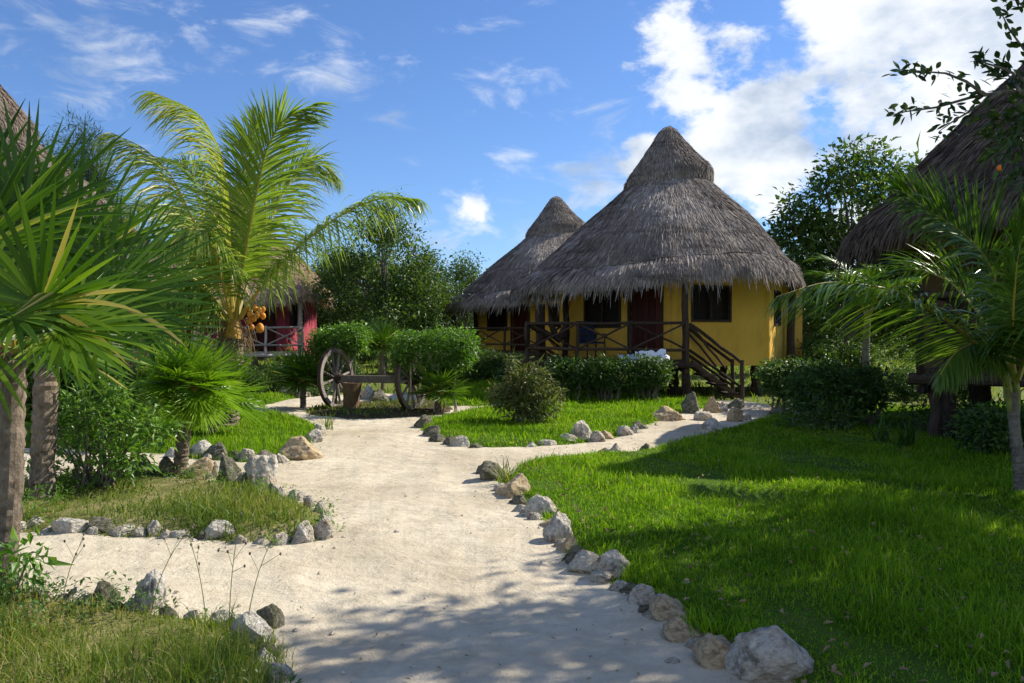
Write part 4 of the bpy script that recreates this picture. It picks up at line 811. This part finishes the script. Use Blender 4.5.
spec = [((70,282,7.7),(.6,.1,.8),(.0,-1,.3),.95,.4),((110,310,7.9),(.9,.1,.3),(0,-.9,.5),1.05,.45),((50,240,7.9),(.15,.1,1),(.1,-1,.1),.95,.3),((20,260,7.9),(-.3,.1,1),(.1,-1,.2),.9,.35),
 ((95,345,7.5),(.85,-.2,-.2),(.1,-.5,.8),.8,.5),((140,330,8.2),(1,.2,.0),(0,-.7,.7),.85,.3),((0,310,7.8),(-.8,0,.4),(0,-.9,.5),.9,.4),((120,280,8.4),(.8,.3,.6),(0,-1,.3),.9,.3)]
fan_palm('second tall fan palm with thick grey trunk standing in the weedy bed', bb, cb_, .10, [(P(*h), V3(*a), V3(*n_), r_, t_-.2) for h, a, n_, r_, t_ in spec], 'fan_leaf', wid=.018, nseg=40, pet=.013, droop=.10, dry=.04)
bc = P(180, 478, 9.1); bc[2] = 0; cc = P(187, 388, 9.1)
fan_palm('small round fan palm with bright green crown and short brown trunk', bc, cc, .07, round_leaves(cc, 34, .26, .42, -.8, 1., (.25,.9), 3), 'young_fan_leaf', droop=.12, wid=.010, nseg=46, pet=.008)
for (px, py, Y, h_, rad, nl, lab, sd) in ((438,413,16.3,.42,.46,15,'stemless fan palm right of the cart wheel',5),(303,408,17.6,.55,.60,15,'fan palm left of the cart wheel before the pink hut',6),(383,388,24.5,1.25,.62,16,'fan palm on a slender trunk seen between the cart wheels',7),
     (212,405,12.4,.62,.62,20,'bushy bright fan palm hiding the foot of the coconut palm',8)):
    bs = P(px, py, Y); bs[2] = 0; cr = bs+V3(0,0,h_)
    fan_palm(lab, bs, cr, .06, round_leaves(cr, nl, .32, rad, -.3, 1., (.2,.6), sd), 'young_fan_leaf' if sd == 8 else 'fan_leaf', droop=.14, wid=.017, nseg=32)

# ------------------------------------------------------------------ trees and shrubs
def clump_leaves(mb, C, sig, per, L, W, squash=.8, tone=None, out=None):
    n = len(C); Cc = np.repeat(C, per, 0); off = R.normal(size=(n*per, 3))*sig*[1, 1, squash]; p = Cc+off
    D = nrm(off+R.normal(0, .6*np.mean(sig), off.shape)+[0, 0, -.1*np.mean(sig)]); N = nrm(R.normal(0, .6, D.shape)+[0, 0, 1.])
    rn = np.clip(np.repeat(R.normal(.45, .19, n) if tone is None else tone, per)+R.normal(0, .17, n*per), 0, 1)
    mb.leaves(p, D, N, L*np.exp(R.normal(0, .38, n*per)), W*np.exp(R.normal(0, .34, n*per)), rn)
def lobe_points(lobes, n, inner=.45):
    out = [np.asarray(l[0])+nrm(R.normal(size=(max(1, n//(14*len(lobes))), 3)))*np.asarray(l[1])*R.uniform(1.0, 1.32) for l in lobes] if n > 100 else []; vol = np.array([l[1][0]*l[1][1]*l[1][2] for l in lobes])**.67; vol /= vol.sum()
    for (c, r), f in zip(lobes, vol):
        k = max(1, int(round(n*f))); d = nrm(R.normal(size=(k, 3))); q = R.uniform(inner, 1, k)**.6; out.append(np.asarray(c)+d*q[:, None]*np.asarray(r)*(1+.13*wave(d, 3, int(R.integers(1e6))))[:, None])
    return np.concatenate(out)
def tree_meshes(name, H, tr, lobes, n, per, sig, L, W, leaf, bark_='tree_bark', limbs=26, lean=0., low=0.25):
    C = lobe_points(lobes, n); tk = MB(); top = V3(lean, 0, H*.55)
    tk.tube([V3(0,0,-.15), V3(.02,.03,.3), V3(lean*.4,.05,H*.3), top], [tr*1.5, tr*1.1, tr*.85, tr*.5], n=12, wob=.07)
    for i in R.choice(len(C), min(limbs, len(C)), replace=False):
        c = C[i]; u = R.uniform(low, 1); s0 = V3(lean*u*.9, 0, H*.55*u); md = s0*.45+c*.55+V3(R.normal(0, .1)*H*.3, R.normal(0, .1)*H*.3, -.04*H*R.uniform()); l_ = np.linalg.norm(c-s0)
        tk.tube(bez(s0, md, c, np.linspace(0, 1, 7)), np.linspace(tr*.42, tr*.06, 7)*min(1, .5+l_*.15), n=6, wob=.08)
    cr = MB(); clump_leaves(cr, C, sig, per, L, W)
    return tk.mesh(name+'_trunk', MATS[bark_]), cr.mesh(name+'_crown', MATS[leaf])
def put_tree(name, label, meshes, base, sc=1., rz=0., cat='tree', group=None, scz=None, parts=('trunk','crown')):
    root = thing(name, label, cat, base, rz, group); root.scale = (sc, sc, scz or sc)
    for nm, me in zip(parts, meshes):
        o = bpy.data.objects.new(nm, me); COL.objects.link(o); o.parent = root
    return root
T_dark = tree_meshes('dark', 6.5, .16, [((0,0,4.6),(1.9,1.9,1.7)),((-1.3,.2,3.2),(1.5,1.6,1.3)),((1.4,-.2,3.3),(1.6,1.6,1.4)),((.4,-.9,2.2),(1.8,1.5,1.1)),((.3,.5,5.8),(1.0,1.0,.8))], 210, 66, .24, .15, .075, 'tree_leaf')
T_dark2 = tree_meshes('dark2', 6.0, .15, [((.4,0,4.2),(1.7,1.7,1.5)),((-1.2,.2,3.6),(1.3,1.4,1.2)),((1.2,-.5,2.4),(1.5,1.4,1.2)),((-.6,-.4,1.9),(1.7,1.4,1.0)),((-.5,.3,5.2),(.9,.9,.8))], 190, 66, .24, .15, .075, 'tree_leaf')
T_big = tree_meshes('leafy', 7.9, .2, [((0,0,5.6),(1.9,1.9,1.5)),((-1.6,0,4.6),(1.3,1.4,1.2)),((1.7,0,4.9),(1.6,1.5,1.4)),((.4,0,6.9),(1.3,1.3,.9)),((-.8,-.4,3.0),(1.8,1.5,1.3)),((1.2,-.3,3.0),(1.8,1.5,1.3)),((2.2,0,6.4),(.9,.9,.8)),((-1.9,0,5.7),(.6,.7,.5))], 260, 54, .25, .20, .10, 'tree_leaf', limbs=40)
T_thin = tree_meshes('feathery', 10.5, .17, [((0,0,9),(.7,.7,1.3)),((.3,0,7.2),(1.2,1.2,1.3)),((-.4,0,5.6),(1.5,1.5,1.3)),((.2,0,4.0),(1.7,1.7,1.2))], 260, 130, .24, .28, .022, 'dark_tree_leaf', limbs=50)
def gp(px, Y): return ((px-CX)*Y/F, Y, 0)
TL = [ # px, distance, mesh, scale, heightscale, turn, label
 (383,32,T_dark,.92,1.05,0.3,'tallest dark leafy tree between the pink hut and the yellow huts'),(352,41,T_dark2,1.05,1.05,1.7,'dark tree rising just right of the pink thatch'),(418,35,T_dark2,.72,.86,4.0,'leafy tree right of the tallest dark tree'),
 (462,44,T_dark2,.85,1.0,2.9,'slim tree far off left of the yellow huts'),(325,45,T_dark,.95,.95,5.0,'dark tree behind the pink hut roof'),(395,44,T_dark,.85,.92,2.2,'far dark tree behind the tallest one'),(500,50,T_dark,.6,.6,1.1,'far tree seen under the smaller yellow hut eave'),
 (850,26.5,T_big,1.0,1.0,.0,'big leafy tree with glossy leaves between the yellow hut and the dark hut'),(925,27,T_dark,1.0,.8,1.2,'dense tree behind the dark hut at right'),(800,34,T_dark,.95,.75,3.0,'dark tree behind the right side of the big yellow hut'),(870,36,T_dark2,1.05,.8,2.,'shaded tree at the back of the gap at right'),
 (980,30,T_dark2,1.1,.9,.4,'tree hidden behind the dark hut roof'),(85,30,T_thin,.9,.93,0,'feathery dark tree left of the coconut palm fronds'),(48,36,T_thin,.95,1.0,2.,'feathery dark tree beside the tan roof at left'),(150,38,T_dark,1.0,.9,2.5,'dark tree behind the coconut palm'),
 (40,28,T_dark2,1.0,.8,1.0,'tree behind the left fan palms'),(255,44,T_dark2,1.0,.9,3.3,'tree behind the pink hut'),(200,46,T_dark,1.0,.9,.9,'tree far behind the left lawn'),(-60,26,T_dark,1.1,1.1,.9,'tree beyond the left edge of the view')]
for px, Y, me, s, hz, rz, lab in TL:
    put_tree('tree', lab, me, gp(px, Y), s, rz, scz=hz)
# far wood: closes the view behind everything
mb = MB(); n = 2600; x = R.uniform(-62, 62, n); y = R.uniform(50, 66, n); top = 4.2+1.2*wave(np.stack([x, y*.3], 1), .35, 77); C = np.stack([x, y, top*R.uniform(.03, 1, n)**.7], 1)
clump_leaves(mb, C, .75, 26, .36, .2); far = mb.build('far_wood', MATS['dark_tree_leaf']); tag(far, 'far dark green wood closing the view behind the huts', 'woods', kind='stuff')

def bush_mesh(name, lobes, n, per, sig, L, W, leaf, stems=14, foot=.12, stem_r=.012, stem_mat='tree_bark', inner=.45, boxy=False):
    C = lobe_points(lobes, n, inner); st = MB()
    for i in R.choice(len(C), min(stems, len(C)), replace=False):
        s0 = V3(R.normal(0, foot), R.normal(0, foot), -.05); c = C[i]; st.tube(bez(s0, s0*.3+c*.5*[1,1,1.1], c, np.linspace(0, 1, 6)), np.linspace(stem_r, stem_r*.3, 6), n=5, rnd=R.uniform())
    cr = MB(); clump_leaves(cr, C, sig, per, L, W); return st.mesh(name+'_stems', MATS[stem_mat]), cr.mesh(name+'_leaves', MATS[leaf])
BP = ('stem', 'foliage')
def gz(px, py, z=0.03): g = G(px, py); return (g[0], g[1], z)
B_bright = bush_mesh('bright', [((0,0,.75),(.45,.45,.32)),((.32,-.1,.5),(.36,.36,.3)),((-.35,.0,.55),(.36,.36,.32)),((.1,-.2,.95),(.26,.26,.2)),((.55,.05,.72),(.24,.24,.16))], 95, 22, .075, .082, .034, 'bright_shrub_leaf', 40, .10, .014)
put_tree('shrub', 'bright green leafy shrub beside the second fan palm trunk in the weedy bed', B_bright, gz(98, 494), 1.0, 0, 'shrub', parts=BP)
B_cro = bush_mesh('croton', [((0,0,.62),(.46,.46,.38)),((.28,-.1,.42),(.36,.36,.30)),((-.28,.0,.46),(.36,.36,.30)),((-.05,-.1,.85),(.30,.3,.24)),((-.25,0,1.02),(.12,.12,.2)),((.3,0,.85),(.14,.14,.22)),((.52,0,.62),(.14,.14,.12)),((-.55,0,.6),(.14,.14,.14))], 190, 22, .055, .11, .03, 'croton_leaf', 40, .14, .012)
put_tree('shrub', 'brownish variegated bush standing on the lawn island', B_cro, gz(527, 427), .94, 0, 'shrub', parts=BP)
C_loose = [((0,0,.9),(1.0,.8,.5)),((.6,-.2,.6),(.7,.7,.5)),((-.7,.1,.6),(.7,.7,.5)),((0,-.4,.4),(1.0,.6,.4))]
B_mid = bush_mesh('midbush', C_loose, 200, 40, .14, .10, .05, 'hedge_leaf', 20, .3); B_mid2 = bush_mesh('midbush2', [((0,0,.7),(1.1,.7,.5)),((.5,-.2,1.1),(.5,.5,.35)),((-.6,.1,.9),(.6,.6,.4))], 190, 40, .14, .12, .05, 'tree_leaf', 20, .3)
for px, Y, me, s, rz, lab in [(238,20.5,B_mid,.55,0,'shaded bush under the pink hut left of the rail end'),(262,21,B_mid2,.5,1.2,'green bush in front of the pink hut deck'),(300,21.5,B_mid,.55,2.2,'green bush below the right end of the pink hut rail'),(328,25,B_mid2,.7,3.,'bush beside the right side of the pink hut'),
   (205,22,B_mid2,.9,.5,'bush behind the coconut palm trunk'),(345,27,B_mid,.5,4.2,'dark bush behind the left cart wheel'),(366,48,B_mid2,.8,1.,'far bush seen above the cart axle'),(418,30,B_mid,.6,.2,'dark bush behind the right cart wheel'),(450,30,B_mid2,1.1,2.,'bush at the foot of the trees left of the yellow hut'),
   (476,27,B_mid,.8,5.,'dark bush below the porch of the smaller yellow hut'),(505,26.5,B_mid2,.7,3.7,'low bush below the smaller yellow hut'),(812,24.5,B_mid,1.0,2.4,'dark bush beside the right wall of the big yellow hut'),(838,23,B_mid2,.9,.3,'shaded bush behind the clipped hedge'),(905,21,B_mid,.55,1.3,'dark bush under the deck of the right hut'),
   (950,19,B_mid2,.5,2.6,'bush in the gloom below the right hut'),(120,13.5,B_mid2,.7,2.,'bush in the shade behind the bright shrub'),(60,14,B_mid,.8,1.,'bush behind the second fan palm trunk'),(15,13,B_mid2,.9,.3,'bush behind the fan palm trunk at the left edge'),(160,17,B_mid,.7,5.2,'bush behind the small round fan palm')]:
    put_tree('shrub', lab, me, gp(px, Y), s, rz, 'shrub', parts=BP)
# clipped hedges with flat tops on bare stems
def hedge_mesh(name, lx, ly, z0, z1, n, per, sig, L, W, leaf, stems, sr, stem_mat, dz=0.):
    d = R.uniform(-1, 1, (n*3, 3)); k = (np.abs(d).max(1) > .6) & ((np.abs(d)**4).sum(1) < 1.4); d = d[k][:n]; C = d*[lx/2, ly/2, (z1-z0)/2]+[0, 0, (z0+z1)/2]; C[:, 2] += .05*wave(C[:, :2], 3.2, 61)+dz*C[:, 0]; C *= (1+.04*wave(C, 4, 62))[:, None]
    st = MB()
    for i in range(stems):
        x, y = R.uniform(-.42, .42)*lx, R.uniform(-.35, .35)*ly; st.pole((x+R.normal(0, .05), y, -.1), (x+R.normal(0, .1), y, z0+.1), sr*R.uniform(.7, 1.2), n=6, j=.5)
        for q in range(4): st.pole((x, y, z0-.08), (x*.8+R.uniform(-.12, .12)*lx, y*.8+R.uniform(-.12, .12)*ly, (z0+z1)/2), sr*.6, n=5, j=.5)
    cr = MB(); clump_leaves(cr, C, sig, per, L, W, .7); return st.mesh(name+'_stems', MATS[stem_mat]), cr.mesh(name+'_leaves', MATS[leaf])
for nm, lab, px, Y, args in (
   ('a', 'flat topped clipped shrub on stems above the left cart wheel', 338, 17.85, (1.15,.7,1.26,1.74,150,34,.085,.07,.04,'bright_shrub_leaf',5,.025,'tree_bark')),
   ('b', 'flat topped clipped shrub on thin pale stems right of the cart wheel', 434, 16.6, (1.55,.9,.95,1.66,240,34,.085,.07,.04,'bright_shrub_leaf',7,.022,'pale_stem')),
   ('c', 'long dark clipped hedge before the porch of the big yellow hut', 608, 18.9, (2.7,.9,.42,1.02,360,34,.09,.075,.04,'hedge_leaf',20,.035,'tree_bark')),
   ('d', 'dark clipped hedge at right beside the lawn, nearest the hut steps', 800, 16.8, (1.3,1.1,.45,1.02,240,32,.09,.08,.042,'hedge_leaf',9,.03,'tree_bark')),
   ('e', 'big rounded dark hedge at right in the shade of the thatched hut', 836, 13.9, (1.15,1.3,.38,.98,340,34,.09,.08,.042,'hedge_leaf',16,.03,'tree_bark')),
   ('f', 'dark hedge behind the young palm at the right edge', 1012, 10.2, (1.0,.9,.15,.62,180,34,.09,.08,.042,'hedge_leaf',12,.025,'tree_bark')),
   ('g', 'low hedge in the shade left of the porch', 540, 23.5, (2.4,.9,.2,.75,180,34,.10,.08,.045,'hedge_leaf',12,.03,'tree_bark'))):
    put_tree('hedge', lab, hedge_mesh(nm, *args), gp(px, Y), 1, R.normal(0, .06), 'hedge', parts=BP)
# straggling lower growth under the big hedge and strap leaved plants in the shade
B_strag = bush_mesh('straggle', [((0,0,.35),(.75,.5,.3)),((-.5,-.2,.25),(.5,.4,.22))], 70, 16, .11, .09, .035, 'hedge_leaf', 40, .2, .010)
for px, Y, rz, lab in ((835,13.1,0,'straggling bare stemmed bush at the foot of the big dark hedge'),(940,12.6,2.,'low dark bush before the right hut stilts'),(800,17.2,3.,'low growth under the hedge by the hut steps'),(1015,10.9,1.,'low dark bush behind the young palm trunk')):
    put_tree('shrub', lab, B_strag, gp(px, Y), 1, rz, 'shrub', parts=BP)
def strap(label, base, n, L, mat, w=.014, cat='plant', lean=.6):
    mb = MB(); az = R.uniform(0, 6.28, n); d0 = np.stack([np.cos(az)*lean*R.uniform(.2, 1, n), np.sin(az)*lean*R.uniform(.2, 1, n), np.ones(n)], 1); d = nrm(d0); ln = L*R.uniform(.6, 1.15, n); p = np.repeat(np.zeros((1, 3)), n, 0)+R.normal(0, .05, (n, 3))*[1, 1, 0]; rows = [p]
    for j in range(5): d = nrm(d+np.array([0, 0, -.24])*(j > 0)); p = p+d*(ln/5)[:, None]; rows.append(p)
    mb.strips(np.stack(rows, 1), w*np.array([.7, 1, 1, .8, .5, .05])[None]*np.ones((n, 1)), nrm(np.cross(d0, [0, 0, 1.])), R.uniform(.1, .9, n), fold=.3)
    o = mb.build('strap_plant', MATS[mat]); o.location = [float(x) for x in base]; return tag(o, label, cat)
strap('grassy dark strap leaved plant in the shade below the right deck', gz(905, 452), 30, .5, 'hedge_leaf'); strap('strap leaved plant at the edge of the shaded lawn before the hedge', gz(880, 447), 26, .45, 'hedge_leaf'); strap('small reddish strap plant under the bright shrub', gz(85, 488), 26, .25, 'croton_leaf')
strap('tufted weed at the tip of the left lawn', gz(328, 432), 30, .35, 'weed_blade', .006); strap('leafy tuft hiding the first stones of the big lawn', gz(505, 486), 34, .3, 'weed_blade', .006)
strap('tall grass tuft between stones near the bottom edge', gz(702, 640), 60, .17, 'lawn_blade', .004); strap('grass tuft beside the biggest grey boulder', gz(748, 655), 60, .16, 'lawn_blade', .004); strap('grass tuft among the middle stones of the big lawn', gz(660, 592), 40, .15, 'lawn_blade', .004)
# tall thin weeds with seed heads in the bottom left corner
for px, py, h_, lean, lab in ((228,640,.62,.05,'tall seed headed weed left of the mossy stone'),(245,645,.55,.15,'leaning seed headed weed beside the mossy stone'),(150,622,.50,.22,'thin seed headed weed beside the pointed stone'),(60,622,.42,.1,'thin dark weed stalk in the corner grass'),(205,625,.40,-.1,'short seed headed weed behind the corner grass'),(735,600,.42,-.16,'pale bent grass stalk on the big lawn')):
    b = np.array(gz(px, py)); w_ = thing('weed', lab, 'weed', b); m = MB(); tip = V3(lean, .05, h_); m.tube(bez(V3(0,0,0), V3(lean*.2, 0, h_*.6), tip, np.linspace(0, 1, 8)), np.linspace(.0028, .0014, 8), n=5)
    brs = []
    for q in range(4):
        u = R.uniform(.45, .9); s0 = bez(V3(0,0,0), V3(lean*.2, 0, h_*.6), tip, np.array([u]))[0]; e = s0+V3(R.normal(0, .06), R.normal(0, .05), R.uniform(.04, .12)); m.tube([s0, e], [.0016, .001], n=4); brs.append(e)
    m.build('stalk', MATS['weed_blade'], w_)
    for e in brs+[tip]:
        m = MB(); m.add(IV0*[.006,.006,.009]+e, tris=IF0); m.build('seed_head', MATS['tree_bark'], w_)
# leafy sprig poking in at the left edge
B_sprig = bush_mesh('sprig', [((0,0,.26),(.16,.16,.12)),((.10,0,.34),(.10,.1,.06))], 14, 9, .05, .085, .03, 'bright_shrub_leaf', 8, .03, .005)
put_tree('shrub', 'leafy sprig at the left edge in the corner grass', B_sprig, gz(4, 622), 1, 0, 'shrub', parts=BP)

# ------------------------------------------------------------------ shade tree right of the view, one bough reaching in
bs = V3(7.6, 5.2, 0); st = thing('shade_tree', 'leafy tree beyond the right edge whose bough hangs in at the top right', 'tree', bs)
tk = MB(); tk.tube([bs+V3(0,0,-.2), bs+V3(0,0,.4), bs+V3(-.2,.1,2), bs+V3(-.3,0,3.6)], [.28,.2,.17,.12], n=12, wob=.06)
lob = [((6.7,6.6,5.6),(1.7,1.4,1.1)),((7.9,7.6,5.2),(1.5,1.4,1.1)),((5.7,5.6,5.3),(.9,1.0,.8)),((7.2,6.0,4.6),(1.2,1.1,.9)),((5.9,7.0,5.9),(.9,.8,.7)),((8.4,9.2,4.6),(1.7,1.0,.9))]
C = np.concatenate([lobe_points([lob[i] for i in (0, 2, 4)], 130, .3), lobe_points([lob[i] for i in (1, 3, 5)]+[((8.9,7.2,5.0),(1.3,1.2,1.0)),((7.6,5.4,5.2),(1.1,1.0,.9))], 230, .3)]); CD = np.arange(len(C)) < 130
for i in R.choice(len(C), 40, replace=False):
    s0 = bs+V3(-.25, .05, R.uniform(2.2, 3.6)); tk.tube(bez(s0, s0*.4+C[i]*.6+V3(0,0,.1), C[i], np.linspace(0, 1, 7)), np.linspace(.05, .008, 7), n=6)
cr = MB(); clump_leaves(cr, C[:130], .22, 28, .13, .06); clump_leaves(cr, C[130:], .26, 56, .13, .065)
bough = [[(1075,120),(1040,95),(1005,92),(970,98),(935,108),(905,112),(888,116)],[(985,96),(965,82),(945,74),(920,72),(898,70)],[(1000,93),(975,108),(952,122),(938,132)],[(1060,110),(1030,60),(1008,30),(998,10)],[(1030,85),(1005,70),(985,64),(975,58)],[(1045,100),(1030,120),(1012,140),(1000,160)],[(1070,120),(1048,140),(1030,160),(1015,178)],[(1060,60),(1040,20),(1015,2),(1000,-12)],[(1055,110),(1022,112),(995,122),(985,135)],[(1080,140),(1050,170),(1025,185)],[(1020,93),(1010,78),(1000,72)]]
hub = P(1075, 118, 6.2); tk.tube(bez(bs+V3(-.25,.05,2.9), (bs+hub)/2+V3(0,0,1.9), hub, np.linspace(0, 1, 8)), np.linspace(.08, .03, 8), n=7)
LC, LD = [], []
for bi, pl in enumerate(bough):
    yv = 6.2-.25*np.linspace(0, 1, len(pl))*(1 if bi % 2 else -1); pts = np.array([P(a, b, y) for (a, b), y in zip(pl, yv)]); tk.tube(pts, np.linspace(.014 if bi else .022, .003, len(pts)), n=5)
    u = np.linspace(0, 1, len(pts)); nn = 42 if bi else 70; uu = R.uniform(.12, 1, nn)**.8; c = np.stack([np.interp(uu, u, pts[:, i]) for i in range(3)], 1); T = nrm(np.stack([np.interp(uu, u, np.gradient(pts[:, i])) for i in range(3)], 1))
    LC.append(c+R.normal(0, .035, c.shape)); LD.append(nrm(T*.7+R.normal(0, .55, T.shape)+[0, 0, .1]))
LC, LD = np.concatenate(LC), np.concatenate(LD); n = len(LC)
cr.fine_leaves(LC, LD, nrm(R.normal(0, .7, (n, 3))+[0, 0, .8]), R.uniform(.06, .115, n), R.uniform(.026, .042, n), np.clip(R.normal(.4, .2, n), 0, 1))
ld = lobe_points([(P(1032,128,6.3),(.28,.25,.34))], 22, .2); clump_leaves(cr, ld, .09, 12, .10, .038)
tk.build('trunk', MATS['tree_bark'], st, bs); cr.build('crown', MATS['dark_tree_leaf'], st, bs)
m = MB(); c = P(1000, 168, 6.15)
m.add(IV0*.028*[1, 1, .9]+c, tris=IF0); m.build('fruit', MATS['orange_petal'], st, bs, smooth=True)
